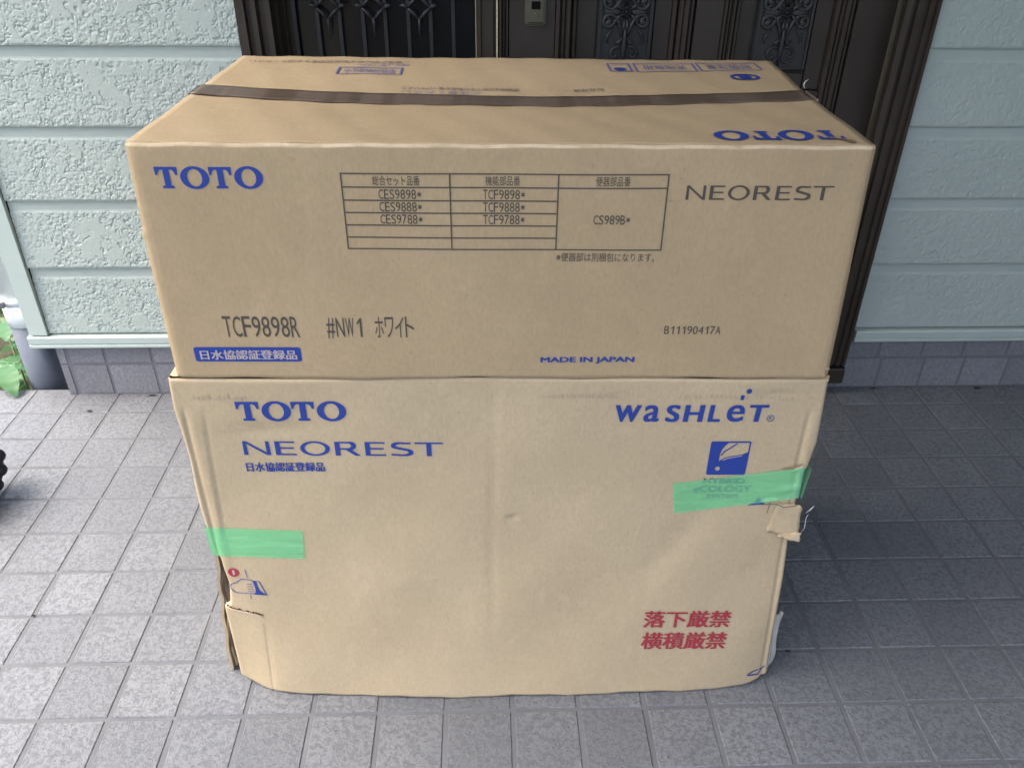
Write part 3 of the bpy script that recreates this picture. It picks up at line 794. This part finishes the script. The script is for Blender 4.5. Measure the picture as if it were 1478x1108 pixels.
# ---- slab letters T and O
def slab_T(x0, x1):
    w_ = x1-x0; c = (x0+x1)/2; s = .17*1.0; st = .135*w_
    return poly_geo([[(x0, 1), (x0, .97), (x0+.02*w_, .62), (x0+.10*w_, .62), (x0+.16*w_, .80), (x0+.24*w_, .87), (c-st, .87), (c-st, .13), (c-st-.12*w_, .11), (c-st-.12*w_, 0), (c+st+.12*w_, 0), (c+st+.12*w_, .11), (c+st, .13), (c+st, .87), (x1-.24*w_, .87), (x1-.16*w_, .80), (x1-.10*w_, .62), (x1-.02*w_, .62), (x1, .97), (x1, 1)]])
def slab_O(x0, x1):
    c = (x0+x1)/2; r = (x1-x0)/2
    return poly_geo([ellipse(c, .5, r, .535), ellipse(c, .5, r*.52, .41)[::-1]])
def toto(): return merge([slab_T(0, .85), slab_O(.93, 2.0), slab_T(2.02, 2.87), slab_O(2.95, 4.02)])
# ---- wide two-weight capitals
def stroke(p, q, a, b):      # parallelogram of horizontal width a
    (x0, y0), (x1, y1) = p, q
    return poly_geo([[(x0-a/2, y0), (x0+a/2, y0), (x1+b/2, y1), (x1-b/2, y1)]])
def hbar(x0, x1, y, t): return poly_geo([[(x0, y-t/2), (x1, y-t/2), (x1, y+t/2), (x0, y+t/2)]])
def ribbon(pts, tv, th):
    """curved stroke: thin where it runs sideways, thick where it runs up and down"""
    L = []; Rr = []
    for i, (x, y) in enumerate(pts):
        a = pts[max(i-1, 0)]; b = pts[min(i+1, len(pts)-1)]
        dx, dy = b[0]-a[0], b[1]-a[1]; n = math.hypot(dx, dy) or 1; dx /= n; dy /= n
        h = (th*abs(dx)+tv*abs(dy))/2
        L.append((x-dy*h, y+dx*h)); Rr.append((x+dy*h, y-dx*h))
    V = L+Rr; n = len(pts); F = [(i, i+1, n+i+1, n+i) for i in range(n-1)]
    return np.array(V), F
def arc(cx, cy, rx, ry, a0, a1, n=14): return [(cx+rx*math.cos(math.radians(a0+(a1-a0)*i/n)), cy+ry*math.sin(math.radians(a0+(a1-a0)*i/n))) for i in range(n+1)]
def neorest():
    T, H = .23, .11; Ls = []
    x = 0      # N
    Ls += [poly_geo([[(x, 0), (x+.20, 0), (x+.17, .86), (x+.17, 1.0), (x+.02, 1.0)]]), poly_geo([[(x+.175, 1.0), (x+.175, .82), (x+1.08, .0), (x+1.08, .19)]]), poly_geo([[(x+1.085, 0), (x+1.27, 0), (x+1.25, 1), (x+1.085, 1)]])]
    x = 1.52   # E
    def E(x): return [poly_geo([[(x, 0), (x+T, 0), (x+T, 1), (x, 1)]]), hbar(x+T+.002, x+.98, H/2, H), hbar(x+T+.002, x+.88, .52, H), hbar(x+T+.002, x+.95, 1-H/2, H)]
    Ls += E(x)
    x = 2.72   # O
    Ls += [poly_geo([ellipse(x+.68, .5, .70, .53, 44), ellipse(x+.68, .5, .49, .41, 44)[::-1]])]
    x = 4.35   # R
    Ls += [poly_geo([[(x, 0), (x+T, 0), (x+T, 1), (x, 1)]])]
    Ls += [ribbon([(x+T+.002, 1-H/2), (x+.6, 1-H/2)]+arc(x+.68, .72, .22, .225, 80, -80, 12)+[(x+.6, .49), (x+T+.002, .49)], T*.9, H)]
    Ls += [poly_geo([[(x+.50, .43), (x+.78, .43), (x+1.20, 0), (x+.93, 0)]])]
    Ls += E(5.78)
    x = 6.98   # S
    Ls += [ribbon([(x+.98, .93)]+arc(x+.52, .745, .38, .20, 60, 225, 14)+arc(x+.56, .27, .42, .215, 55, -115, 16)[0:]+[(x+.03, .10)], T*.85, H)]
    x = 8.14   # T
    Ls += [hbar(x, x+1.35, 1-H/2, H), poly_geo([[(x+.56, 0), (x+.56+T, 0), (x+.56+T, 1-H-.002), (x+.56, 1-H-.002)]])]
    return merge(Ls)
# ---- print on the upper front
V, F = toto(); place('maker_lettering', fit(V, 3.27, 4.365, 7.882, 8.122), F, surf_u, M_blue, UP)
V, F = neorest(); place('range_lettering', fit(V, 8.76, 10.315, 7.775, 7.94), F, surf_u, M_grey, UP)
def bold(V, F, b):
    """a heavier weight: the same letters printed four times, each a hair to one side and a hair prouder"""
    Vs = []; Fs = []; L = []; n = 0
    for k, (dx, dz) in enumerate(((-b, -b*.4), (0, -b*.4), (b, -b*.4), (b, b*.4), (0, b*.4), (-b, b*.4))):
        Vs.append(V+np.array([dx, dz])); Fs += [tuple(i+n for i in f) for f in F]; L += [k*.0006]*len(V); n += len(V)
    return np.concatenate(Vs), Fs, L
def placeL(name, V2, F, L, surf, mat, parent, lift):
    return mesh(name, [surf(x, z, lift+l) for (x, z), l in zip(V2, L)], F, mat, parent)
def txt(body, x0, x1, z0, z1, mat, name='lettering', parent=None, surf=surf_u, off=0.0, shear=0.0, lift=.006, res=3):
    V, F = text_geo(body, 0, res)
    V = fit(V, x0+off, x1-off, z0+off*.5, z1-off*.5); V[:, 0] += shear*(V[:, 1]-z0)
    if off: V, F, L = bold(V, F, off); return placeL(name, V, F, L, surf, mat, parent or UP, lift)
    return place(name, V, F, surf, mat, parent or UP, lift)
def mono(body, x0, x1, z0, z1, mat, name='lettering', off=-.008, parent=None, surf=surf_u):
    """fixed-pitch narrow letters: each one squeezed into its own cell"""
    n = len(body); cw = (x1-x0)/(n-.12); parts = []
    for i, ch in enumerate(body):
        if ch == ' ': continue
        if ch == '1': V, F = poly_geo([[(.55, 0), (.80, 0), (.80, 1), (.64, 1), (.20, .76), (.20, .64), (.55, .78)]])
        elif ch == '*': V, F = merge([ribbon([(.5+.5*math.cos(t), .5+.5*math.sin(t)), (.5-.5*math.cos(t), .5-.5*math.sin(t))], .17, .17) for t in (math.pi/2, math.pi/6+.0, -math.pi/6)])
        else: V, F = text_geo(ch, 0, 3)
        a = x0+cw*i; wdt = .86
        if ch == '1': wdt = .5
        if ch in 'I': wdt = .3
        zz0, zz1 = z0, z1
        if ch == '*': zz0 = z0+(z1-z0)*.22; zz1 = z0+(z1-z0)*.78; wdt = .72
        if ch == '#': zz0 = z0-.02
        pad = cw*(1-wdt)/2
        parts.append((fit(V, a+pad, a+cw-pad, zz0, zz1), F))
    V, F = merge(parts); return place(name, V, F, surf, mat, parent or UP)
# table
lw = .014
def hline(x0, x1, z, m=M_grey): return [(np.array([(x0, z-lw/2), (x1, z-lw/2), (x1, z+lw/2), (x0, z+lw/2)]), [(0, 1, 2, 3)])]
def hl(x0, x1, z):
    xs = np.linspace(x0, x1, 14); V = [(x, z-lw/2) for x in xs]+[(x, z+lw/2) for x in xs]; return (np.array(V), [(i, i+1, 15+i, 14+i) for i in range(13)])
def vl(x, z0, z1):
    zs = np.linspace(z0, z1, 8); V = [(x-lw/2, z) for z in zs]+[(x+lw/2, z) for z in zs]; return (np.array(V), [(i, 8+i, 9+i, i+1) for i in range(7)])
tb = []
for z in (8.05, 7.215): tb.append(hl(5.157, 8.567, z))
tb.append(hl(5.172, 8.552, 7.905))
for z in (7.762, 7.625, 7.486, 7.347): tb.append(hl(5.172, 7.405, z))
V, F = merge(tb); tbl = place('printed_table', V, F, surf_u, M_grey, UP, .007)
for xr_ in (5.164, 6.287, 7.415, 8.56): V, F = vl(xr_, 7.215, 8.05); place('column_rule', V, F, surf_u, M_grey, tbl, .0078)
txt('総合セット品番', 5.485, 5.975, 7.925, 8.030, M_grey)
txt('機能部品番', 6.655, 7.015, 7.925, 8.030, M_grey)
txt('便器部品番', 7.805, 8.165, 7.925, 8.030, M_grey)
for t_, z in (('CES9898*', 7.778), ('CES9888*', 7.640), ('CES9788*', 7.502)): mono(t_, 5.535, 5.985, z, z+.105, M_grey)
for t_, z in (('TCF9898*', 7.778), ('TCF9888*', 7.640), ('TCF9788*', 7.502)): mono(t_, 6.625, 7.07, z, z+.105, M_grey)
mono('CS989B*', 7.80, 8.195, 7.508, 7.612, M_grey)
txt('※便器部は別梱包になります。', 7.425, 8.50, 7.075, 7.180, M_grey)
mono('TCF9898R', 3.635, 4.50, 6.118, 6.388, M_grey, off=0)
mono('#NW1', 4.815, 5.24, 6.13, 6.375, M_grey, off=0)
mono('ホワイト', 5.365, 5.815, 6.12, 6.385, M_grey, off=0)
mono('B11190417A', 8.705, 9.36, 6.165, 6.27, M_grey)
txt('MADE IN JAPAN', 7.288, 8.40, 5.755, 5.85, M_blue, off=.005)
def rrect(x0, x1, z0, z1, r, sh=0.0):
    pts = []
    for cx, cz, a0 in ((x1-r, z1-r, 0), (x0+r, z1-r, 90), (x0+r, z0+r, 180), (x1-r, z0+r, 270)):
        for i in range(5): a = math.radians(a0+i*22.5); pts.append((cx+r*math.cos(a), cz+r*math.sin(a)))
    return pts
V, F = poly_geo([rrect(3.245, 4.485, 5.79, 5.985, .03)]); bd = place('certification_badge', V, F, surf_u, M_blue, UP, .005)
txt('日水協認証登録品', 3.31, 4.435, 5.818, 5.948, M_knock, parent=bd, lift=.010, off=.004)
# ---- print on the top
def surf_top(x, y, lift=0.0): return (x, y, ZU1-sag(min(max(x, 3.02), 10.66), y)+.008+lift+.004*math.sin(x*9+y*5))
def top_txt(body, x0, x1, y0, y1, mat, off=0.0, name='lettering', geo=None, res=2):
    V, F = geo if geo else text_geo(body, off, res)
    V = fit(V, 0, 1, 0, 1); V = np.stack([x1-(x1-x0)*V[:, 0], y1-(y1-y0)*V[:, 1]], 1)
    return place(name, V, F, surf_top, mat, UP, .004)
top_txt('', 9.07, 10.44, .73, 1.10, M_blue, geo=toto(), name='maker_lettering')
top_txt('取扱説明書在中', 4.76, 5.44, 3.93, 4.12, M_blue_f)
def top_frame(x0, x1, y0, y1, mat, t=.025):
    ps = [poly_geo([[(x0, y0), (x1, y0), (x1, y0+t), (x0, y0+t)]]), poly_geo([[(x0, y1-t), (x1, y1-t), (x1, y1), (x0, y1)]]),
          poly_geo([[(x0, y0+t+.001), (x0+t, y0+t+.001), (x0+t, y1-t-.001), (x0, y1-t-.001)]]), poly_geo([[(x1-t, y0+t+.001), (x1, y0+t+.001), (x1, y1-t-.001), (x1-t, y1-t-.001)]])]
    V, F = merge(ps); return place('print_frame', V, F, surf_top, mat, UP, .004)
top_frame(4.66, 5.54, 3.86, 4.20, M_blue_f)
top_txt('ご使用の前に必ず取扱説明書をお読みください', 3.38, 5.60, 4.42, 4.56, M_greyl)
top_txt('お客様へお渡しください', 4.9, 5.62, 4.28, 4.40, M_blue_f)
top_frame(8.38, 8.70, 4.02, 4.46, M_blue_f); top_frame(8.75, 9.60, 4.02, 4.46, M_blue_f); top_frame(9.64, 10.50, 4.02, 4.46, M_blue_f)
V, F = poly_geo([ellipse(8.54, 4.15, .09, .08)]); place('print_dot', V, F, surf_top, M_blue, UP, .004)
top_txt('天地無用', 8.88, 9.48, 4.12, 4.36, M_blue_f); top_txt('取扱注意', 9.76, 10.38, 4.12, 4.36, M_blue_f)
V, F = poly_geo([ellipse(10.15, 3.66, .20, .17), ellipse(10.15, 3.66, .15, .12)[::-1]]); place('print_ring', V, F, surf_top, M_blue, UP, .004)
V, F = poly_geo([ellipse(10.15, 3.66, .09, .09)]); place('print_dot', V, F, surf_top, M_blue, UP, .004)
top_txt('開梱時は刃物で中の製品を傷つけないよう', 5.6, 7.1, 3.18, 3.31, M_greyl)
top_txt('ご注意ください', 5.6, 6.6, 3.03, 3.14, M_blue_f)
top_txt('製品保護 ・・・', 7.5, 8.2, 3.14, 3.25, M_greyl)
# stain by the front right corner of the top
V, F = poly_geo([[(10.38, .62), (10.44, .61), (10.50, .66), (10.48, .72), (10.40, .77), (10.28, .82), (10.22, .79), (10.38, .71), (10.42, .67)]]); place('brown_stain', V, F, surf_top, newmat('stain', (.22, .14, .085), .7, .2), UP, .006)

# ---- lower carton ---------------------------------------------------
LO = thing('carton', 'tall worn brown cardboard carton with green tape strips, standing on the floor tiles', 'box', (6.85, 2.75, 0))
EZ = [0.0, .09, 1.25, 1.655, 1.68, 1.72, 2.12, 2.60, 2.66, 3.18, 3.5, 3.91, 4.31, 4.75, 5.11, 5.52]
EX = [2.80, 2.80, 2.825, 2.83, 2.87, 2.93, 2.985, 2.925, 2.87, 2.845, 2.832, 2.842, 2.87, 2.855, 2.831, 2.853]
RZ = [0.0, .1, 1.2, 2.22, 3.09, 4.14, 4.17, 4.57, 5.0, 5.5]
RX = [10.98, 10.97, 10.90, 10.85, 10.77, 10.735, 10.80, 10.845, 10.825, 10.793]
nz_ = 170; nx_ = 210
sx = np.concatenate([np.linspace(0, .07, 45), np.linspace(.07, .92, 110)[1:], np.linspace(.92, 1, 45)[1:]])
zl = np.linspace(0, 1, nz_)
ZL1 = 5.50
P = np.zeros((len(sx), nz_+4, 3))
for i, s_ in enumerate(sx):
    for j in range(nz_+4):
        t = min(j, nz_-1)/(nz_-1); z = ZL1*t
        x0 = float(np.interp(z, EZ, EX)); x1 = float(np.interp(z, RZ, RX)); x = x0+(x1-x0)*s_
        if j == 0 or z < .4:   # uneven bottom edge, rounded off at both ends
            e = .10*max(0, 1-(x-2.8)/.5)**2 + .16*max(0, 1-(10.98-x)/.45)**2 + .026+.010*math.sin(x*3.7)+.006*math.sin(x*11)
            z = e+(0.4-e)*(z/.4)
        back = 0; zt = z
        if j >= nz_:
            a = (j-nz_+1)/4*math.pi/2; zt = ZL1+.035*math.sin(a); back = .035*(1-math.cos(a))
        e = min(x-x0, x1-x); cr = max(0, .045-e)
        P[i, j] = (x, front_l(x, z)+back+cr*cr*14, zt)
sheet('front_panel', P, (0, .045, 0), M_kraft_l, LO)
def lo_side(fx, y0f, sgn, z0, name='side_panel'):
    n1, n2 = 24, 40; P = np.zeros((n1, n2, 3))
    for i in range(n1):
        for j in range(n2):
            z = .015+(5.5-.015)*j/(n2-1); yy = y0f(z); y = yy+(4.85-yy)*(i/(n1-1))**1.6
            P[i, j] = (fx(z, y), y, z)
    if sgn < 0: P = P[::-1]
    return sheet(name, P, (-sgn*.045, 0, 0), M_kraft_l, LO)
def fxl(z, y):
    base = float(np.interp(z, EZ[8:], EX[8:])) if z > 2.66 else 2.87
    fl = np.interp(z, [0, .15, 1.2, 2.0, 2.7], [-.30, -.31, -.22, -.12, 0])
    return base+.012*math.sin(z*9)+fl*math.exp(-(y-.7)/1.5)
lo_side(fxl, lambda z: (.70 if z > 2.7 else .70+.12*min(1, (2.7-z))), -1, 0)
def fxr(z, y):
    base = float(np.interp(z, RZ, RX))
    if z < 1.4: base = 10.89+.10*min(1, (1.4-z)/1.0)+.03*math.sin(z*5)
    return base+0*y
lo_side(fxr, lambda z: (.62 if z > 1.3 else .62+.0*z), 1, 0)
P = np.zeros((8, 8, 3))
for i in range(8):
    for j in range(8): P[i, j] = (10.85-8.0*i/7, 4.85, .02+5.45*j/7)
sheet('back_panel', P, (0, -.045, 0), M_kraft_l, LO)
for ya, yb in ((yp(6)+.06, 2.70), (2.715, 4.85)):
    P = np.zeros((30, 10, 3))
    for i in range(30):
        for j in range(10): x = 2.85+(10.79-2.85)*i/29; y = (yp(x)+.02 if ya < 1 and j == 0 else ya+(yb-ya)*j/9); P[i, j] = (x, y, 5.535)
    sheet('top_flap', P, (0, 0, -.045), M_kraft_l, LO)
# inner flap behind the gap at the lower left, crumpled
def strip(name, left, rightf, z0, z1, mat, n=26, m=5, thick=(0, .03, 0)):
    P = np.zeros((m, n, 3))
    for i in range(m):
        for j in range(n):
            z = z0+(z1-z0)*j/(n-1); a = np.array(left(z)); b = np.array(rightf(z)); P[i, j] = a+(b-a)*i/(m-1)+np.array([0, .03*math.sin(i*2.1+z*6), 0])
    return sheet(name, P, thick, mat, LO)
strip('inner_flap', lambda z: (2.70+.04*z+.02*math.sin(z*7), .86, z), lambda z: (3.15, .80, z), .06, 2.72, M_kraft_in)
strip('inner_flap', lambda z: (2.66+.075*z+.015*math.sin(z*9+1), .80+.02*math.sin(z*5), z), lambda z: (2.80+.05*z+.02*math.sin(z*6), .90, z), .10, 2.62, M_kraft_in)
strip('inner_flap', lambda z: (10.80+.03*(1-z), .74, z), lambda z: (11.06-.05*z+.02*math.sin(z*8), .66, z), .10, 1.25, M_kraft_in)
strip('inner_flap', lambda z: (10.985-.03*z, .60+.02*math.sin(z*7), z), lambda z: (11.10-.10*max(0, z-.9)+.018*math.sin(z*6), .66, z), .08, 1.28, newmat('grey_white_lining', (.45, .43, .38), .8, .2))
# torn edge of the hand-hole piece (upper cut) and its fold
tz = [(2.87, 1.655), (2.93, 1.60), (2.99, 1.585), (3.06, 1.55), (3.13, 1.535), (3.19, 1.51), (3.25, 1.49), (3.31, 1.46), (3.355, 1.44)]
b = MB(); rg = random.Random(2)
for (xa, za), (xb, zb_) in zip(tz[:-1], tz[1:]):
    for q in range(3):
        t = (q+.5)/3; x = xa+(xb-xa)*t; z = za+(zb_-za)*t+rg.uniform(-.012, .012); p_ = surf_l(x, z+.012, .012)
        b.ball(p_, rg.uniform(.006, .017), .5, 6, 4)
b.build('perforated_cut', newmat('cut_shadow_board', (.06, .04, .025), .9, .1), LO)  # dark beads painted for the shade inside the slits
pts = [surf_l(x, z-.022, .006) for x, z in tz]; MB().tube(pts, [.007]*len(pts), 5).build('torn_paper_edge', M_worn, LO, True)
# torn corner on the right
def quadsheet(name, pts, mat, n=10, thick=(0, .02, 0), wob=.01):
    A, B, C_, D = [np.array(p, float) for p in pts]; P = np.zeros((n, n, 3))
    for i in range(n):
        for j in range(n):
            u, v = i/(n-1), j/(n-1); jt = .016*math.sin(i*2.3+j*1.1)*math.sin(i*1.3+j*2.9+2) if i in (0, n-1) or j in (0, n-1) else 0; P[i, j] = np.array([jt, 0, jt])+(A*(1-u)+B*u)*(1-v)+(D*(1-u)+C_*u)*v + np.array([0, wob*math.sin(u*5+v*3)*math.sin(v*4), .0])
    return sheet(name, P, thick, mat, LO)
quadsheet('torn_flap', [(10.44, yp(10.3)-.050, 3.10), (10.865, yp(10.9)-.10, 3.02), (10.82, yp(10.9)-.075, 3.60), (10.50, yp(10.4)-.052, 3.60)], M_kraft_l, thick=(0, .018, 0))
quadsheet('torn_flap', [(10.58, yp(10.3)-.095, 3.06), (10.875, yp(10.9)-.16, 3.01), (10.87, yp(10.9)-.14, 3.17), (10.72, yp(10.6)-.11, 3.13)], M_kraft_l, thick=(0, .02, 0))
V = [(10.45, 4.155), (10.53, 4.185), (10.62, 4.20), (10.70, 4.235), (10.73, 4.25), (10.71, 4.20), (10.6, 4.15), (10.5, 4.14)]
v2, f2 = poly_geo([V]); place('torn_edge', v2, f2, surf_l, M_core, LO, .012)
quadsheet('torn_paper_edge', [(10.60, yp(10.6)-.035, 4.13), (10.72, yp(10.7)-.05, 4.18), (10.74, yp(10.7)-.05, 4.245), (10.62, yp(10.6)-.04, 4.185)], M_worn, 4, (0, .01, 0), 0)
b = MB().tube([(10.885, .42, 3.12), (10.905, .38, 3.25), (10.895, .39, 3.42), (10.90, .37, 3.50)], [.003, .006, .005, .002], 6, .4); b.tube([(10.88, .40, 3.5), (10.905, .36, 3.59), (10.935, .34, 3.68)], [.008, .015, .003], 6, .25)
b.build('clear_film_scrap', M_film, LO, True)
# carry-hole guide marks printed under the right tape
def line2(pts, w_, surf=surf_l, lift=.008):
    V, F = ribbon(pts, w_, w_); return V, F
V, F = merge([line2([(10.28, 3.55), (10.5, 3.56), (10.62, 3.50), (10.80, 3.53)], .012), line2([(10.42, 3.60), (10.41, 3.40)], .012)]); place('printed_mark', V, F, surf_l, M_greyl, LO, .075)
V, F = poly_geo([[(10.12, 3.535), (10.36, 3.56), (10.30, 3.60), (10.24, 3.70), (10.22, 3.60)]]); place('printed_mark', V, F, surf_l, M_blue, LO, .008)
# print
V, F = toto(); place('maker_lettering', fit(V, 3.585, 4.925, 4.925, 5.225), F, surf_l, M_blue, LO, .008)
V, F = neorest(); V = fit(V, 3.575, 6.09, 4.40, 4.63); V[:, 1] -= .012*(V[:, 0]-3.57); place('range_lettering', V, F, surf_l, M_blue, LO, .008)
txt('日水協認証登録品', 3.565, 4.565, 4.135, 4.285, M_blue, parent=LO, surf=surf_l, lift=.008, off=.004)
def glyph(ch, x0, x1, z0, z1, sh=.06, off=.035):
    V, F = text_geo(ch, 0, 6); V = fit(V, x0+.014, x1-.014, z0+.008, z1-.008); V[:, 0] += sh*(V[:, 1]-4.9); return V, F
ws = []
zb0, zb1 = 4.905, 5.165
for ch, a, b_, z1 in (('w', 8.21, 8.545, zb1), ('a', 8.577, 8.785, zb1), ('S', 8.854, 9.030, zb1), ('H', 9.08, 9.325, zb1), ('L', 9.388, 9.545, zb1), ('e', 9.606, 9.837, zb1), ('T', 9.878, 10.117, zb1)):
    ws.append(glyph(ch, a, b_, zb0, z1))
for ec in ((9.775, 5.270), (9.845, 5.362)): V, F = poly_geo([ellipse(*ec, .033, .037, 20)]); place('print_dot', V, F, surf_l, M_blue, LO, .008)
for q, wg in enumerate(ws):
    bb = .008 if q in (0, 1, 5) else .013
    V, F = wg; V, F, L = bold(V, F, bb); placeL('letter', V, F, L, surf_l, M_blue, LO, .008)
V, F = merge([poly_geo([ellipse(10.175, 4.96, .048, .05, 24), ellipse(10.175, 4.96, .039, .041, 24)[::-1]])]); place('registered_mark', V, F, surf_l, M_blue, LO, .008)
txt('R', 10.155, 10.197, 4.935, 4.985, M_blue, parent=LO, surf=surf_l, lift=.008)
# blue badge with leaf and dot
bz0, bz1, bx0, bx1 = 4.065, 4.605, 9.49, 10.0
def IC(u, v): return (bx0+(bx1-bx0)*u+.0*(v), bz0+(bz1-bz0)*v)
outer = rrect(bx0, bx1, bz0, bz1, .025)
ix = [(.965, .955), (.44, .955), (.37, .88), (.30, .76), (.265, .62), (.27, .40), (.30, .44), (.38, .50), (.50, .545), (.70, .585), (.85, .62), (.965, .68)]
leafh = [IC(u, v) for u, v in ix]
doth = ellipse(*IC(.27, .185), .033, .034, 20)
V, F = poly_geo([outer, leafh, doth]); bdg = place('leaf_badge', V, F, surf_l, M_blue, LO, .008)
V, F = merge([ribbon([IC(.30, .58), IC(.37, .70), IC(.50, .80), IC(.66, .93)], .012, .012)]); place('leaf_vein', V, F, surf_l, M_blue, bdg, .008)
V, F = merge([ribbon([IC(.36, .44), IC(.50, .505), IC(.70, .545), IC(.84, .585)], .010, .010)]); place('leaf_highlight', V, F, surf_l, M_knock, bdg, .012)
for t_, a, b_, z0, z1 in (('HYBRID', 9.475, 10.02, 3.915, 4.005), ('eCOLOGY', 9.36, 10.12, 3.77, 3.88), ('SYSTEM', 9.55, 9.96, 3.665, 3.735)):
    txt(t_, a, b_, z0, z1, newmat('dark_ink', (.02, .06, .10), .6, .3) if t_ != 'x' else M_blue, parent=LO, surf=surf_l, lift=.008, off=.0022)
# faint smudged marks rubbed off under the top edge
rg = random.Random(11); M_smear = newmat('rubbed_ink', (.40, .32, .22), .8, .2)
for xa, xb in ((3.1, 3.75), (7.3, 8.3), (9.0, 10.4)):
    parts = []; x = xa
    while x < xb:
        w_ = rg.uniform(.01, .03); h_ = rg.uniform(.02, .075); z_ = 5.25+rg.uniform(-.012, .012)+.02*math.sin(x)
        parts.append((np.array([(x, z_), (x+w_, z_+.006), (x+w_*.8, z_+h_), (x+.004, z_+h_*.9)]), [(0, 1, 2, 3)])); x += w_+rg.uniform(.012, .05)
    V, F = merge(parts); place('rubbed_print', V, F, surf_l, M_smear, LO, .009)['kind'] = 'stuff'
# red warning
txt('落下厳禁', 8.945, 10.245, 1.14, 1.50, M_red, parent=LO, surf=surf_l, lift=.010, off=.009, name='warning_lettering', res=4)
txt('横積厳禁', 8.955, 10.25, .655, 1.035, M_red, parent=LO, surf=surf_l, lift=.010, off=.009, name='warning_lettering', res=4)
# numbered hand pictogram
V, F = poly_geo([ellipse(3.075, 2.33, .075, .085, 24)]); rd = place('red_disc', V, F, surf_l, M_red, LO, .010)
txt('1', 3.062, 3.092, 2.285, 2.375, M_knock, parent=rd, surf=surf_l, lift=.014)
hnd = [line2([(3.335, 1.90), (3.06, 1.93), (3.01, 1.96), (2.985, 2.03), (3.0, 2.10), (3.08, 2.13), (3.16, 2.20), (3.24, 2.19), (3.31, 2.17), (3.335, 2.10)], .010),
       line2([(3.24, 2.39), (3.255, 2.22)], .008), line2([(3.245, 1.88), (3.235, 1.79)], .008), line2([(3.33, 2.16), (3.40, 2.15), (3.47, 1.88)], .010)]
for k in range(4): hnd.append(line2([(3.22, 1.95+.05*k), (3.29, 1.945+.05*k), (3.30, 1.965+.05*k)], .008))
V, F = merge(hnd); place('hand_pictogram', V, F, surf_l, M_blue, LO, .010)
V, F = poly_geo([[(3.29, 1.89), (3.48, 1.87), (3.385, 1.96), (3.365, 2.05), (3.36, 2.15), (3.31, 2.16), (3.325, 2.08), (3.33, 2.0), (3.325, 1.94)]]); place('hand_pictogram', V, F, surf_l, M_blue, LO, .011)
# cut off logo at the lower right corner
V, F = merge([ribbon([(10.70, .02), (10.78, .12), (10.90, .20), (10.94, .26)], .014, .014), ribbon([(10.70, .02), (10.80, .035), (10.86, .05)], .03, .02), ribbon([(10.86, .05), (10.90, .20)], .01, .01)]); place('printed_mark', V, F, surf_l, M_blue, LO, .012)
# green tape strips
def tape(corners, wrap, n=46, m=12, seed=0):
    (A, B, C_, D) = corners; rg = random.Random(seed); P = np.zeros((n, m, 3))
    for i in range(n):
        for j in range(m):
            u, v = i/(n-1), j/(m-1)
            x = (A[0]*(1-u)+B[0]*u)*(1-v)+(D[0]*(1-u)+C_[0]*u)*v; z = (A[1]*(1-u)+B[1]*u)*(1-v)+(D[1]*(1-u)+C_[1]*u)*v
            P[i, j] = surf_l(x, z, .016 + wrap(u, v, x, z))
    return P
def wr1(u, v, x, z):
    return .010*gau(v-.62+.25*u, .05) + .006*gau(v-.40+.1*u, .04)
def wr2(u, v, x, z):
    f = max(0, (u-.62)/.38)
    return .02*f + .035*f*gau((v-.25)-.5*(u-.7), .07) + .03*f*gau(u-.93-.05*math.sin(v*3), .02)+(.06 if z < 3.62 and x > 10.3 else 0)*min(1, max(0, (x-10.3)/.1))
P = tape(((2.85, 2.655), (4.10, 2.59), (4.14, 3.107), (2.838, 3.177)), wr1)
def film(name, P, mat, parent):
    nu_, nv_ = P.shape[:2]; F = [(i*nv_+j, (i+1)*nv_+j, (i+1)*nv_+j+1, i*nv_+j+1) for i in range(nu_-1) for j in range(nv_-1)]
    return mesh(name, P.reshape(-1, 3), F, mat, parent, True)
film('green_tape', P, M_green, LO)
P = tape(((9.154, 3.40), (10.785, 3.66), (10.765, 4.175), (9.076, 3.915)), wr2)
film('green_tape', P, M_green, LO)
P = np.zeros((6, 8, 3))
for i in range(6):
    for j in range(8): v = j/7; P[i, j] = (2.832+.0*i, yp(2.85)+.02+i*.12, 2.66+.51*v)
film('green_tape', P[::-1], M_green, LO)
P = np.zeros((5, 8, 3))
for i in range(5):
    for j in range(8): v = j/7; P[i, j] = (10.815+.03*v, yp(10.8)-.03+i*.12, 3.66+.51*v)
film('green_tape', P, M_green, LO)

# ------------------------------------------------------------------ litter on the floor
def litter(label, x, y, r, sq=.5, cat='debris'):
    b = MB(); rg = random.Random(int(x*100)); V = []
    n = 9
    for i in range(n): a = 2*math.pi*i/n; rr = r*rg.uniform(.55, 1.1); V.append((x+rr*math.cos(a), y+rr*sq*math.sin(a), .004+rg.uniform(0, .02)))
    V.append((x, y, .03)); F = [(i, (i+1) % n, n) for i in range(n)]+[tuple(range(n-1, -1, -1))]
    b.add(V, F); tag(b.build('leaf_litter', M_litter, at=(x, y, 0)), label, cat)
litter('black speck on the floor tiles right of the lower carton corner', 11.5, .98, .05)
litter('dark crumb of dirt on the pale tiles left of the cartons near the plinth', -2.45, 8.05, .07)
litter('dark crumbs at the foot of the tiled plinth on the left', -1.25, 8.68, .12, .35)
litter('clump of dark dirt at the foot of the plinth at the far right', 18.6, 8.66, .13, .4)
litter('small dark dirt patch where floor meets plinth, right of the door frame', 16.05, 8.68, .09, .4)
litter('small dark bit in the joint of the bright tiles at the lower left', -1.0, 2.0, .05)
print('tiles', cnt, 'objects', len(bpy.data.objects))
